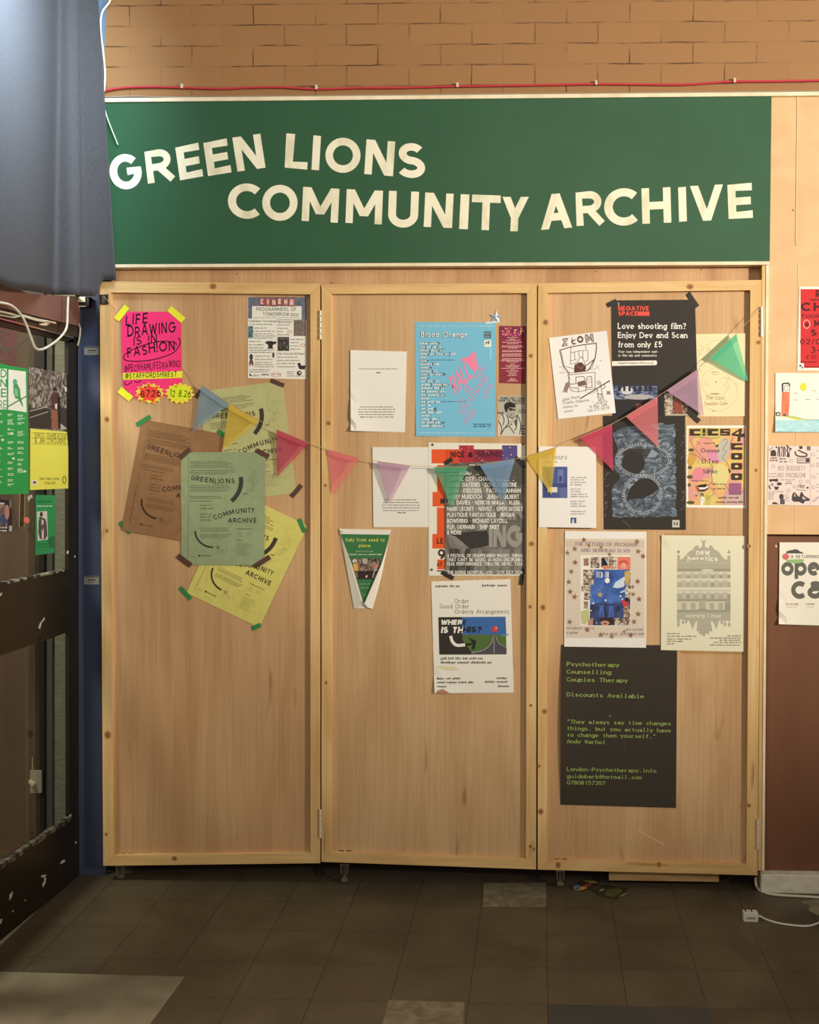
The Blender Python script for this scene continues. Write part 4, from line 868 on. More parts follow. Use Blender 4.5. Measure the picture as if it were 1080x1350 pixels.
# ---- the four archive posters, one print run on four papers
def archive_poster(label, tl, tr, bl, col, inkc, off, curl=None, tapes=(), cut=None):
    br = (tr[0] + bl[0] - tl[0], tr[1] + bl[1] - tl[1])
    s = Sheet('archive_poster', label, 'poster', [tl, tr, br, bl], col, off=off, curl=curl, cut=cut, group='community archive posters on the left door',
              base=mottled('archive_paper_%d_%d_%d' % col, [(.3, tuple(c - 5 for c in col)), (.7, tuple(c + 4 for c in col))], 30, (1, 1, 1), .8))
    s.local(tl, tr, bl, 925, 1246, 75, 42)
    I = inkc; G = tuple(int(col[i] * .45 + I[i] * .55) for i in range(3)); Fa = tuple(int(col[i] * .78 + I[i] * .22) for i in range(3))
    s.rect(154, 108, 158, 800, G, 1); s.line([(148, 780), (148, 1210)], 5, G, 1); s.line([(150, 830), (200, 990), (240, 1120)], 4, Fa, 1, True)
    for y0, n, sd in ((152, 4, 1), (246, 3, 2), (414, 4, 3), (534, 2, 4)): s.bars(172, y0, 664, n, 20, 8, G, sd, lo=.8 if n > 2 else .6)
    s.bars(172, 586, 430, 1, 20, 8, G, 5, lo=1)
    x = 180
    for i, ch in enumerate('GREEN'): s.text(ch, 180 + i * 51, 352 + i * 6.5, 222 + i * 51, 56, I, w=.185, y1=356 + i * 7, gap=0)
    for i, (ch, a, b) in enumerate((('L', 442, 474), ('I', 482, 491), ('O', 500, 545), ('N', 565, 612), ('S', 626, 662))): s.text(ch, a, 392 - i * 1.5, b, 56, I, w=.185, gap=0)
    for i, (ch, a, b) in enumerate((('C', 438, 480), ('O', 488, 534), ('M', 548, 596), ('M', 610, 660), ('U', 680, 718), ('N', 736, 776), ('I', 787, 796), ('T', 806, 838), ('Y', 842, 878))):
        s.text(ch, a, (792, 778, 756, 738, 724, 716, 712, 712, 710)[i], b, 54, I, w=.185, y1=(776, 762, 740, 724, 716, 710, 711, 711, 710)[i], gap=0)
    s.text('ARCHIVE', 590, 822, 905, 54, I, w=.2)
    s.arc(455, 360, 278, 282, -9, 52, 46, I, 3); s.arc(424, 912, 195, 180, 180, 90, 20, I, 3)
    for y in (636, 670, 732, 764, 798): s.bars(282, y, 300 + (140 if y == 670 else 110), 1, 20, 16, G, y, lo=.95, tick=True)
    for y in (886, 956): s.bars(284, y, 660, 3, 17, 12, tuple(int(col[i] * .76 + I[i] * .24) for i in range(3)), y, lo=.75)
    s.bars(690, 896, 862, 1, 9, 10, G, 6, lo=1); s.bars(694, 930, 762, 4, 14, 6, Fa, 7); s.bars(790, 930, 856, 3, 14, 6, Fa, 8); s.bars(694, 1022, 770, 1, 9, 9, G, 9, lo=.8); s.bars(692, 1050, 862, 10, 15, 7, Fa, 10, lo=.4); s.rect(674, 872, 677, 1200, Fa, 1)
    s.ell(272, 1184, 12, 12, I, 3); s.bars(290, 1190, 415, 1, 9, 11, G, 11, lo=1); s.bars(180, 1192, 240, 2, 9, 5, Fa, 12)
    r = random.Random(5)
    for cx, cy, k, n in ((840, 330, 95, 9), (830, 470, 60, 6), (520, 1060, 100, 10), (470, 1100, 40, 5)):
        for _ in range(n):
            a = [(cx + r.gauss(0, k * .4), cy + r.gauss(0, k * .45))]
            for _ in range(4): a.append((a[-1][0] + r.gauss(0, k * .3), a[-1][1] + r.gauss(0, k * .3)))
            s.line(a, 3, Fa, 2, True)
    s.ell(780, 502, 26, 9, G, 2, rot=-12); s.ell(478, 1096, 22, 13, G, 2, rot=-30)
    for t in tapes: s.tape(*t[:4], name='tape', bend=.0006)
    return s.done()
MT = (92, 62, 54); GT = (58, 134, 74)
archive_poster('olive archive poster behind the blue and yellow pennants, placed highest of the four', (261, 516.5), (372.5, 502), (279.5, 664), (188, 186, 130), (64, 62, 52), .0010, bow(.001),
               [((357, 501.5), (374.5, 508.5), 6, MT), ((257.5, 524), (266, 515), 6, MT), ((384, 655), (397.5, 639.5), 6, MT)])
archive_poster('yellow archive poster, lowest of the four and tilted to the right', (309.5, 647), (406, 693), (245.5, 781.5), (214, 204, 112), (64, 60, 46), .0012, bow(.001),
               [((394, 684), (401.5, 702), 6, GT), ((237.5, 774.5), (251.5, 790), 6, GT), ((332, 829), (344, 823.5), 6, GT)])
archive_poster('brown archive poster partly under the sage green one', (187.5, 552.5), (297.5, 573), (160.5, 699), (150, 110, 76), (66, 50, 38), .0026, corner('bl', .004),
               [((180, 560.5), (198.5, 549), 6, GT), ((158, 688.5), (172.5, 702.5), 6, GT), ((287.5, 567), (295, 575.5), 6, GT)])
archive_poster('sage green archive poster with brown tape, on top in the middle of the cluster', (239, 596.3), (350, 596), (239, 745), (148, 160, 122), (60, 62, 52), .0048, None,
               [((237, 604), (250.5, 592), 6.5, MT), ((338, 593.5), (354.5, 602.5), 6.5, MT), ((234.5, 732.5), (252, 745.5), 6.5, MT), ((335.5, 747), (356, 734), 6.5, MT)],
               cut=[(249, 596.3), (341, 596), (350, 603), (348.5, 735), (337, 745.3), (251, 745), (239, 736), (238.5, 603)])

# ------------------------------------------------------------------ papers on the middle door
s = Sheet('printed_notice', 'plain white printed notice left of the sky blue line-up poster', 'notice', [(462, 461.5), (536.5, 463.5), (534, 570), (462.5, 568)], (238, 233, 222), off=.0012, curl=both(corner('bl', .012, .4), lambda u, v: .004 * (1 - u) ** 3), group='white notices on the middle door')
s.bars(473, 486.8, 524, 1, 5, 1.2, (120, 114, 106), 1, lo=1, tick=True); s.bars(496, 492, 502, 1, 5, 1.4, (120, 114, 106), 2, lo=1); s.bars(472, 537, 522, 5, 3.35, 1.3, (96, 90, 84), 3, lo=.85, align='c', tick=True); s.done()
s = Sheet('printed_notice', 'plain white printed notice behind the lilac pennant, under the hand-printed graphic poster', 'notice', [(491, 589.5), (566, 589.5), (567, 695), (492.5, 695)], (232, 227, 216), off=.0008, curl=lambda u, v: .003 * (1 - u) ** 3, group='white notices on the middle door')
s.bars(503, 659.5, 554, 5, 3.5, 1.3, (96, 90, 84), 4, lo=.85, align='c', tick=True); s.bars(524, 676.5, 535, 1, 3, 1.2, (110, 104, 96), 5, lo=1); s.done()

SKY = (122, 190, 218)
s = Sheet('lineup_poster', 'sky blue festival line-up poster with a pink slanting logo', 'poster', [(547, 424.5), (653.5, 425), (653, 576), (548.5, 575)], SKY, off=.0010, curl=corner('bl', .003))
s.local((545, 420), (695, 420), (545, 580), 1080, 1152)
DK = (66, 84, 96); WH = (240, 242, 236)
s.text('Blood Orange', 66, 178, 522, 56, DK, w=.36, gap=.12, lv=2); s.text('Blood Orange', 72, 174, 517, 50, WH, w=.17, gap=.3, lv=4)
y = 250; r = random.Random(8)
for n, wd in enumerate((185, 230, 225, 335, 60, 90, 175, 110, 160, 240, 95, 170, 260, 235, 240, 225, 80, 195, 90, 140, 195, 90, 170, 215, 215)):
    x0 = 66 + n * .5; yy = 246 + n * 32.6
    s.bars(x0 - 3, yy + 3, x0 + wd + 3, 1, 30, 27, DK, 100 + n, lo=1, tick=True, lv=2); s.bars(x0, yy, x0 + wd, 1, 30, 20, WH, 100 + n, lo=1, tick=True, lv=4)
for x, yy, wd in ((160, 398, 230), (265, 793, 230), (258, 525, 40), (250, 296, 44), (262, 656, 40)): s.bars(x, yy, x + wd, 1, 9, 11, (92, 122, 138), yy, lo=1, tick=True)
PK = (240, 138, 172)
s.text('RALLY', 398, 728, 614, 175, PK, w=.19, y1=500, up=(-.36, -.93), lv=3, gap=.02)
s.poly([(444, 392), (470, 374), (528, 360), (560, 322), (592, 312), (600, 400), (622, 470), (575, 498), (545, 470), (510, 430), (480, 414)], PK, 3)
P2 = (214, 148, 182)
s.text('SUN', 590, 590, 690, 62, P2, w=.14, y1=480, lv=3); s.text('SOUTHWARK', 478, 925, 722, 62, P2, w=.14, y1=560, lv=3); s.text('PARK', 515, 1010, 606, 56, P2, w=.14, y1=880, lv=3); s.text('LDN', 688, 765, 765, 56, P2, w=.14, y1=640, lv=3); s.text('30', 452, 830, 490, 56, (196, 160, 196), w=.14, y1=770, lv=3); s.text('08', 520, 715, 560, 60, P2, w=.14, y1=660, lv=3)
s.bars(45, 76, 760, 1, 9, 12, (206, 228, 232), 40, lo=1, tick=True); s.bars(50, 1090, 760, 1, 9, 10, (206, 228, 232), 41, lo=1, tick=True); s.bars(575, 1010, 740, 2, 22, 17, (66, 110, 134), 42, lo=.95, tick=True)
s.rect(672, 122, 738, 186, (86, 104, 112), 3); s.bars(678, 150, 732, 2, 28, 20, (150, 176, 186), 43, lo=1, tick=True, lv=4); s.rect(674, 203, 740, 268, (236, 234, 220), 3); s.bars(688, 244, 728, 1, 28, 34, (110, 112, 106), 44, lo=1, tick=True, lv=4); s.rect(728, 282, 740, 384, (168, 216, 232), 3)
s.tape((640, 426), (657, 424), 3, (206, 222, 226)); s.done()

# silver star sticker
sm = MB(); silver = mat('silver_foil', (206, 216, 222), .3, .45)
cx, cy = 653.5, 418; pts = []
for i in range(10):
    t = -math.pi / 2 + math.pi * i / 5 + .1; r = 9.8 if i % 2 == 0 else 4.2; pts.append((cx + r * math.cos(t), cy + r * .92 * math.sin(t)))
ring = [P(x, y, PANEL - .002) for x, y in pts]; ctr = P(cx, cy, PANEL - .008)
for i in range(10): sm.poly([ctr, ring[i], ring[(i + 1) % 10]], silver)
sm.poly([v + Vector((0, .0015, 0)) for v in ring], silver)
for i in range(10): sm.poly([ring[i], ring[(i + 1) % 10], ring[(i + 1) % 10] + Vector((0, .0015, 0)), ring[i] + Vector((0, .0015, 0))], silver)
tag(sm.build('foil_star'), 'small crumpled silver foil star above the sky blue poster', 'star')

MR = (140, 54, 66)
s = Sheet('maroon_handbill', 'narrow maroon handbill with pale centred lines, top right of the middle door', 'handbill', [(658, 429.5), (694, 430), (693, 506), (658, 505)], MR, off=.0010)
s.local((545, 420), (695, 420), (545, 580), 1080, 1152)
s.rect(835, 84, 1055, 172, (112, 48, 86), 1)
r = random.Random(3)
for i in range(34): s.ell(r.uniform(845, 1045), r.uniform(92, 165), r.uniform(7, 16), r.uniform(7, 13), r.choice([(216, 84, 66), (232, 150, 70), (186, 64, 92), (120, 70, 130), (226, 120, 120), (240, 186, 110)]), 2, 8)
for y0, n, wd in ((183, 1, 110), (198, 1, 60), (209, 1, 145), (228, 1, 200), (241, 1, 110), (262, 2, 215), (284, 1, 100), (306, 2, 205), (338, 3, 215), (382, 3, 225), (415, 1, 110), (436, 1, 50), (449, 1, 150), (462, 1, 120), (475, 1, 220), (489, 1, 40), (500, 1, 130), (516, 1, 80), (530, 1, 70), (543, 1, 100), (574, 1, 55), (585, 1, 70), (596, 1, 110)):
    s.bars(943 - wd / 2, y0, 943 + wd / 2, n, 11, 6, (226, 178, 176), y0, lo=.9, align='c')
s.done()

s = Sheet('portrait_card', 'small black and white photo card of a person with glasses under the maroon handbill', 'card', [(656.5, 522), (693.5, 522), (693, 575.5), (656, 574.5)], (190, 186, 170), off=.0010)
s.local((545, 420), (695, 420), (545, 580), 1080, 1152)
DG = (50, 48, 44); MG = (126, 122, 112); LG = (206, 202, 188)
s.rect(800, 735, 1070, 900, (182, 178, 162), 1); s.rect(1000, 860, 1070, 900, (150, 146, 134), 2); s.rect(800, 885, 860, 905, (120, 116, 108), 2)
s.text('POWER ONLY COMES', 830, 767, 1062, 22, DG, w=.2); s.text('FROM THE ORGANISED', 812, 790, 1062, 22, DG, w=.2); s.text('MASSES', 962, 813, 1055, 20, DG, w=.2)
s.poly([(800, 1010), (830, 930), (885, 900), (960, 930), (1010, 900), (1045, 980), (1060, 1115), (800, 1115)], LG, 1)
s.poly([(884, 850), (884, 900), (900, 930), (940, 942), (965, 920), (972, 870), (960, 830), (900, 826)], (170, 164, 150), 2)
s.poly([(866, 860), (862, 822), (880, 798), (925, 790), (962, 806), (975, 836), (960, 846), (920, 842), (898, 856), (890, 890), (876, 886)], DG, 3)
s.line([(905, 856), (935, 858), (950, 866), (972, 864)], 12, DG, 4); s.ell(926, 862, 17, 13, DG, 4); s.line([(918, 912), (940, 915)], 6, DG, 4); s.line([(905, 930), (940, 948), (962, 930)], 9, (96, 92, 84), 3)
s.poly([(960, 960), (975, 920), (998, 905), (990, 960), (985, 1020), (965, 1010)], (92, 88, 80), 2); s.poly([(900, 985), (975, 935), (985, 950), (910, 1020)], (182, 176, 160), 3)
for a in ([(840, 900), (862, 960), (852, 1010)], [(810, 970), (840, 1040), (830, 1100)], [(885, 910), (905, 985), (860, 1050), (830, 1105)], [(910, 1020), (960, 1090)], [(1000, 930), (1020, 1010), (1010, 1100)], [(958, 975), (980, 1030), (960, 1060)], [(870, 1040), (940, 1000)]): s.line(a, 9, (84, 80, 72), 3, True)
for yy in (1025, 1052, 1076, 1098): s.bars(1018, yy, 1060, 1, 9, 12, DG, yy, lo=.7, align='r')
s.done()

# hand-printed graphic poster and the festival poster taped over it
OR = (232, 92, 46)
s = Sheet('graphic_poster', 'cream letterpress poster with orange and purple blocks, pinned under the grey festival poster', 'poster', [(565, 583.5), (692.5, 585), (693, 759), (565.5, 759)], (232, 228, 210), off=.0012, curl=bow(.0006))
s.local((560, 580), (700, 580), (560, 765), 1022, 1350)
s.rect(66, 90, 330, 226, OR, 1); s.rect(330, 52, 474, 220, (176, 52, 62), 1); s.rect(474, 90, 745, 220, (140, 46, 66), 1); s.rect(745, 52, 892, 210, (92, 78, 132), 1); s.rect(200, 90, 330, 226, mat('print_orange_red', (214, 78, 50)), 2)
s.text('NICE', 250, 168, 385, 58, (72, 40, 40), w=.26, gap=.12); s.text('&', 415, 168, 468, 50, (60, 30, 36), w=.24, gap=0); s.text('GRAPHIC', 500, 168, 752, 58, (84, 40, 54), w=.24, gap=.12)
for q in ((120, 240, 260, 500), (76, 500, 260, 640), (118, 650, 260, 905), (74, 905, 260, 1045), (122, 1150, 260, 1245)): s.rect(*q, OR, 1)
s.rect(150, 565, 260, 612, (66, 50, 44), 2); s.text('LE', 118, 1000, 180, 58, (72, 44, 36), w=.24, gap=.14); s.text('9', 128, 1150, 196, 100, (72, 52, 42), w=.2, gap=0); s.text('47', 118, 1216, 168, 40, (84, 40, 34), w=.22, gap=.14); s.bars(118, 1266, 185, 1, 9, 12, (110, 70, 56), 3)
r = random.Random(4)
for _ in range(26): s.ell(r.uniform(330, 885), r.uniform(60, 205), r.uniform(2, 7), r.uniform(2, 6), (232, 216, 200), 3, 7)
for x, y in ((76, 46), (948, 40), (68, 1248)): s.pin(560 + x * .137, 580 + y * .137)
s.done()

gr = picture('festival_grey_print', [(.25, (66, 63, 58)), (.5, (112, 108, 100)), (.75, (160, 156, 146))], 7, (1, 1, .5), 2.5, 2, (2, 0, 5))
s = Sheet('festival_poster', 'glossy grey festival poster crowded with white capitals, fixed with black tape', 'poster', [(586.5, 611.5), (692, 606), (692.5, 757), (587, 757)], (110, 106, 98), off=.0034, base=gr, curl=bow(.001))
s.local((560, 580), (700, 580), (560, 765), 1022, 1350)
LGR = (158, 154, 146); DGR = (60, 57, 53)
s.poly([(230, 260), (960, 220), (960, 420), (700, 520), (470, 330), (240, 470)], (86, 83, 77), 1); s.poly([(380, 470), (470, 340), (520, 400), (560, 520), (420, 540)], (150, 146, 138), 1); s.poly([(205, 900), (600, 870), (640, 1010), (440, 1050), (300, 930)], DGR, 1)
s.text('DISAPP', 230, 690, 790, 150, (140, 136, 128), w=.26, gap=.06, lv=2); s.text('EAR', 600, 770, 960, 170, (140, 136, 128), w=.26, gap=.06, lv=2); s.text('ING', 618, 1030, 945, 210, (156, 152, 144), w=.28, gap=.05, lv=2); s.text('IM', 240, 1270, 440, 225, (72, 68, 63), w=.28, gap=.04, lv=2); s.text('AGES', 470, 1270, 940, 220, (134, 130, 122), w=.26, gap=.04, lv=2)
WT = (242, 240, 230)
rows = [('THE * ALI * AL BULL JONES', 430, 800, 274), ('ANGHARAD * ROD STANLEY', 215, 790, 336), ('CAPITOL CITY * CHARLIE OSBORNE', 215, 865, 394), ('DANIEL GATENIO * DOVE CHRISTINE', 215, 890, 450), ('EDITH * EXISTERS * FATIMA LAHHAM', 215, 925, 508), ('HARRY MURDOCH * JEREMY GILBERT', 215, 912, 566), ('JOE DAVIES * KENICHI IWASA * KLEIN', 215, 912, 622), ('MARK LECKEY * NGYEZ * OPEN SECRET', 215, 948, 682), ('PLASTIQUE FANTASTIQUE * REGAN', 215, 862, 740), ('BOWERING * RICHARD LAYZELL', 215, 802, 798), ('R.I.P. GERMAIN * SHIP SKET', 215, 722, 856), ('& MORE', 215, 356, 910)]
for t, a, b, y in rows: s.text(t, a, y, b, 40, WT, w=.17, lv=4, serif=.06, gap=.04)
for t, a, b, y in (('A FESTIVAL OF DISAPPEARING IMAGES, THINGS', 215, 948, 1128), ("THAT CAN'T BE SAVED, ACROSS DISCIPLINES:", 215, 950, 1168), ('FILM, PERFORMANCE, THEATRE, MUSIC, TALK', 215, 948, 1208), ('THE HORSE HOSPITAL, 4TH - 12TH JULY 2026', 218, 946, 1290)): s.text(t, a, y, b, 32, WT, w=.18, lv=4, serif=.06, gap=.04)
BT = (50, 46, 42)
s.tape((586.5, 611.5), (596.5, 605), 5.5, BT, name='black_tape'); s.tape((680, 603), (691.5, 617), 5.5, BT, name='black_tape'); s.tape((582.5, 754), (598, 762.5), 5.5, BT, name='black_tape'); s.tape((690, 750), (687, 771), 5, BT, name='black_tape'); s.done()

# tapered leaflet folded from a poster
def leaflet():
    top = [(448, 697.5), (515.5, 699)]; root = empty('folded_leaflet', P(482, 800, PANEL), 'white paper wedge with a green recipe poster inside, folded to a point', 'leaflet')
    U = UY(PANEL); paper = mat('leaflet_paper', (232, 226, 212), .8)
    s = Sheet('leaflet_face', '', '', [(448, 699), (515, 700), (492, 800), (468, 800)], (70, 128, 78), off=.006, cut=[(449, 703.5), (514, 704.5), (501, 748), (480, 795.5), (466, 748)], base=mat('leaflet_green', (58, 118, 72), .6))
    s.local((440, 690), (530, 690), (440, 810), 1012, 1350)
    YL = (228, 216, 86); s.text('Italy from seed to', 178, 270, 755, 56, YL, w=.16); s.text('plate', 372, 352, 545, 50, YL, w=.16)
    s.bars(325, 422, 605, 1, 9, 14, (196, 208, 160), 1, lo=1, tick=True); s.bars(232, 470, 715, 1, 9, 20, (226, 230, 196), 2, lo=1, tick=True)
    s.poly([(270, 520), (700, 520), (680, 600), (650, 680), (610, 830), (350, 830), (310, 700)], picture('leaflet_photo', [(.34, (58, 44, 38)), (.5, (112, 92, 78)), (.66, (178, 156, 136))], 70, loc=(2, 1, 4)), 2)
    s.rect(430, 520, 500, 600, (178, 172, 156), 3); s.poly([(285, 600), (350, 590), (365, 700), (305, 706)], (222, 170, 76), 3); s.ell(312, 560, 34, 30, (206, 204, 196), 3); s.ell(320, 585, 18, 18, (176, 116, 96), 3); s.poly([(590, 640), (640, 590), (665, 640), (630, 680)], (206, 126, 124), 3); s.poly([(350, 710), (600, 700), (600, 830), (360, 830)], (60, 44, 40), 3); s.poly([(470, 780), (505, 765), (495, 805), (478, 806)], (214, 204, 186), 4); s.line([(580, 810), (600, 720), (655, 680)], 12, (186, 190, 182), 4, True)
    for y, a, b in ((906, 392, 545), (962, 392, 545), (1066, 430, 495)): s.bars(a, y, b, 1, 9, 16, (150, 182, 140), y, lo=1, tick=True)
    m = MB(); fr = s.mb; k = fr.build('leaflet_face', root)
    def ring(q): return [P(x, y, PANEL - z) for x, y, z in q]
    def sheet(nm, q):
        b = MB(); A = ring(q); b.prism(A, [v + Vector((0, .0004, 0)) for v in A], paper); b.build(nm, root)
    sheet('back', [(448, 698, .004), (515.5, 699, .004), (491, 802, .003), (468, 802, .003)])
    sheet('top_band', [(447.5, 697, .007), (516, 698.6, .007), (514, 705, .0075), (449, 704, .0075)])
    sheet('side_fold', [(448, 700, .007), (451.5, 714, .0085), (462, 742, .013), (477, 797, .016), (467, 803, .004), (461, 770, .001)])
    sheet('side_fold', [(515.5, 700, .007), (511.5, 717, .009), (503, 744, .014), (480.5, 796, .017), (485, 801, .012), (491.5, 803, .004), (503, 760, .001)])
    pn = MB(); a = P(452, 700.5, PANEL - .008); pn.cyl(a, (0, -1, 0), .0045, .003, mat('pin_head', (222, 216, 200), .4), 14); pn.build('pin', root)
leaflet()

s = Sheet('book_poster', 'creased white poster with a road and red balloon picture, lowest on the middle door', 'poster', [(568.5, 766.5), (673, 763.5), (677.5, 913), (573, 914)], (236, 231, 218), off=.0014, curl=both(corner('bl', .008, .25), lambda u, v: .0008 * (1 + math.sin(v * 7)) * (1 - min(1, max(0, u)))))
s.local((540, 750), (720, 750), (540, 930), 1080, 1080)
TX = (58, 54, 50); T2 = (92, 86, 80)
s.bars(205, 146, 395, 1, 9, 19, T2, 1, lo=1, tick=True); s.bars(575, 140, 775, 1, 9, 19, T2, 2, lo=1, tick=True)
s.text('Order', 357, 270, 472, 34, TX, w=.085, serif=.05); s.text('Good Order', 240, 312, 474, 34, TX, w=.085, serif=.05); s.text('Orderly Arrangement', 359, 354, 786, 34, TX, w=.085, serif=.05); s.rect(787, 348, 792, 354, TX, 4)
s.poly([(228, 382), (760, 378), (767, 520), (400, 520), (234, 520)], (66, 108, 168), 1); s.poly([(234, 515), (764, 515), (768, 676), (236, 678)], (86, 112, 60), 1); s.ell(700, 522, 90, 8, (120, 146, 170), 1)
s.poly([(668, 528), (682, 530), (705, 580), (768, 622), (768, 676), (470, 678), (610, 622), (655, 570)], (84, 80, 86), 2); s.line([(668, 530), (645, 590), (590, 640), (490, 664)], 4, (190, 186, 176), 3, True); s.line([(682, 530), (705, 585), (768, 622)], 4, (170, 166, 158), 3, True); s.line([(670, 560), (668, 665)], 4, (196, 190, 176), 3)
s.poly([(228, 382), (415, 380), (418, 560), (490, 660), (485, 678), (236, 678)], (58, 52, 48), 2)
s.ell(677, 477, 23, 26, (206, 66, 58), 3); s.ell(686, 468, 7, 12, (238, 150, 140), 4); s.poly([(668, 500), (686, 500), (681, 508), (674, 508)], (120, 50, 46), 3)
s.text('WHER', 245, 442, 415, 40, (240, 236, 226), w=.27, slant=.16, gap=.06); s.text('E', 422, 442, 448, 40, (48, 50, 62), w=.27, slant=.16, gap=0); s.text('IS TH', 248, 508, 424, 50, (240, 236, 226), w=.27, slant=.16, gap=.06); s.text('HIS?', 418, 504, 566, 48, (44, 46, 56), w=.27, slant=.16, gap=.06, lv=5); s.poly([(412, 444), (460, 444), (460, 460), (412, 460)], (66, 108, 168), 1)
s.line([(325, 530), (340, 575), (375, 604), (440, 600)], 24, (236, 232, 220), 4, True); s.poly([(440, 590), (500, 585), (460, 540), (530, 570), (512, 640), (490, 632), (500, 600), (442, 612)], (44, 42, 40), 4)
s.bars(248, 718, 580, 1, 9, 20, T2, 7, lo=1, tick=True); s.bars(248, 750, 662, 1, 9, 20, T2, 8, lo=1, tick=True); s.bars(220, 876, 400, 1, 9, 18, T2, 9, lo=1, tick=True); s.bars(218, 906, 508, 1, 9, 18, T2, 10, lo=1, tick=True); s.bars(220, 938, 310, 1, 9, 18, T2, 11, lo=1, tick=True)
s.bars(690, 872, 798, 1, 9, 18, T2, 12, lo=1, tick=True); s.bars(595, 902, 800, 1, 9, 18, T2, 13, lo=1, tick=True); s.bars(700, 936, 802, 1, 9, 18, T2, 14, lo=1, tick=True); s.poly([(210, 984), (215, 966), (262, 950), (312, 978), (310, 984)], (176, 130, 108), 2); s.ell(300, 785, 90, 18, (226, 214, 178), 1, rot=6)
s.done()

# ------------------------------------------------------------------ papers on the right door
s = Sheet('film_lab_poster', 'dark charcoal film lab poster with red logo and white serif lines', 'poster', [(806.5, 396), (916.5, 395), (921, 548.5), (807.5, 548.5)], (62, 57, 52), off=.0012, curl=lambda u, v: .002 * (1 - v))
s.local((800, 380), (930, 380), (800, 560), 975, 1350)
RD = (230, 88, 78)
s.text('NEGATIVE', 112, 222, 420, 46, RD, w=.26, gap=.12); s.text('SPACE', 114, 272, 305, 44, RD, w=.26, gap=.12); s.rect(305, 230, 424, 272, RD, 3); s.line([(112, 145), (122, 150), (114, 184)], 6, (206, 200, 190), 3)
s.text('Love shooting film?', 110, 402, 788, 58, WT, w=.16, serif=.07, gap=.06); s.text('Enjoy Dev and Scan', 110, 492, 802, 58, WT, w=.16, serif=.07, gap=.06); s.text('from only £5', 112, 584, 552, 58, WT, w=.16, serif=.07, gap=.06)
s.text('Your new independent mail-', 115, 638, 508, 24, (232, 226, 214), w=.2); s.text('in film lab and community', 115, 676, 494, 24, (232, 226, 214), w=.2)
s.poly([(52, 722), (488, 714), (497, 722), (497, 752), (488, 760), (54, 768)], (238, 232, 218), 2); s.text('negativespacefilm.co.uk', 112, 748, 462, 22, (90, 82, 74), w=.16)
s.rect(62, 950, 500, 1110, picture('lab_photo_blue', [(.3, (46, 50, 66)), (.5, (78, 88, 122)), (.7, (150, 156, 176))], 30, (1, 1, 2.2), loc=(1, 2, 0)), 1)
for i in range(7): s.rect(112 + i * 52, 968, 134 + i * 52, 1018, (44, 44, 50), 2)
s.rect(60, 945, 600, 966, (58, 56, 62), 2); s.ell(320, 1075, 150, 26, (176, 172, 172), 2); s.rect(62, 1098, 560, 1280, (50, 48, 52), 2); s.rect(290, 1140, 342, 1200, (132, 82, 76), 3); s.ell(200, 1010, 60, 40, (206, 206, 204), 2)
s.rect(500, 1010, 570, 1280, (48, 46, 48), 2)
s.rect(570, 1030, 800, 1256, picture('lab_photo_jars', [(.35, (60, 46, 40)), (.5, (104, 76, 62)), (.68, (190, 172, 150))], 60, (1, 1, .8), loc=(4, 2, 0)), 1); s.poly([(580, 1040), (650, 1030), (655, 1250), (580, 1250)], picture('lab_photo_pale', [(.4, (120, 106, 92)), (.6, (206, 196, 178))], 90), 2); s.poly([(665, 1120), (740, 1110), (750, 1230), (670, 1235)], (146, 78, 62), 3); s.poly([(580, 1245), (860, 1240), (860, 1258), (580, 1262)], (186, 172, 152), 3)
s.tape((800.5, 403), (813, 396.5), 6, BT, name='black_tape', bend=.001); s.tape((907, 386.5), (919.5, 404.5), 6.5, BT, name='black_tape', bend=.001); s.tape((907, 541.5), (922, 556), 6.5, BT, name='black_tape', bend=.001); s.done()

s = Sheet('band_poster', 'white hand-drawn gig poster in brown pen, tilted left at the top of the right door', 'poster', [(724, 445.5), (800, 436), (812, 544.5), (736, 552.5)], (238, 235, 230), off=.0032, curl=corner('tr', .006, .35))
s.local((725, 430), (812, 430), (725, 556), 932, 1350)
BR = (112, 84, 78); B3 = (70, 60, 60)
s.text('Z', 180, 290, 268, 112, BR, w=.34, y1=276, gap=0, lv=3); s.text('Z', 196, 276, 254, 84, (226, 216, 208), w=.12, y1=266, gap=0, lv=4)
s.text('L', 318, 262, 378, 100, BR, w=.2, y1=254, gap=0, lv=3); s.line([(300, 225), (362, 190)], 16, BR, 3); s.ell(325, 165, 16, 22, (226, 216, 208), 3)
s.text('O', 392, 242, 482, 100, BR, w=.3, y1=230, gap=0, lv=3); s.text('M', 512, 238, 626, 118, BR, w=.32, y1=222, gap=0, lv=3); s.text('M', 524, 228, 614, 96, (226, 216, 208), w=.09, y1=214, gap=0, lv=4)
def D(p, w=7, c=BR, sm=False): s.line(p, w, c, 2, sm)
D([(140, 340), (310, 290), (480, 262), (655, 240), (660, 300), (645, 440), (560, 600), (520, 640)], 14); D([(140, 340), (165, 440), (190, 560), (280, 680)], 14); D([(160, 345), (182, 450), (205, 550)], 5); D([(300, 300), (290, 540)]); D([(505, 265), (515, 330)]); D([(290, 380), (400, 350), (535, 340), (540, 480), (500, 500)]); D([(350, 365), (355, 470)]); D([(465, 350), (470, 460)]); D([(410, 350), (415, 430)]); D([(290, 490), (380, 470)]); D([(290, 540), (360, 520)])
s.poly([(345, 660), (350, 560), (400, 515), (450, 510), (500, 560), (512, 640)], (96, 66, 60), 3); s.line([(380, 560), (440, 600), (480, 560)], 6, (170, 140, 130), 4)
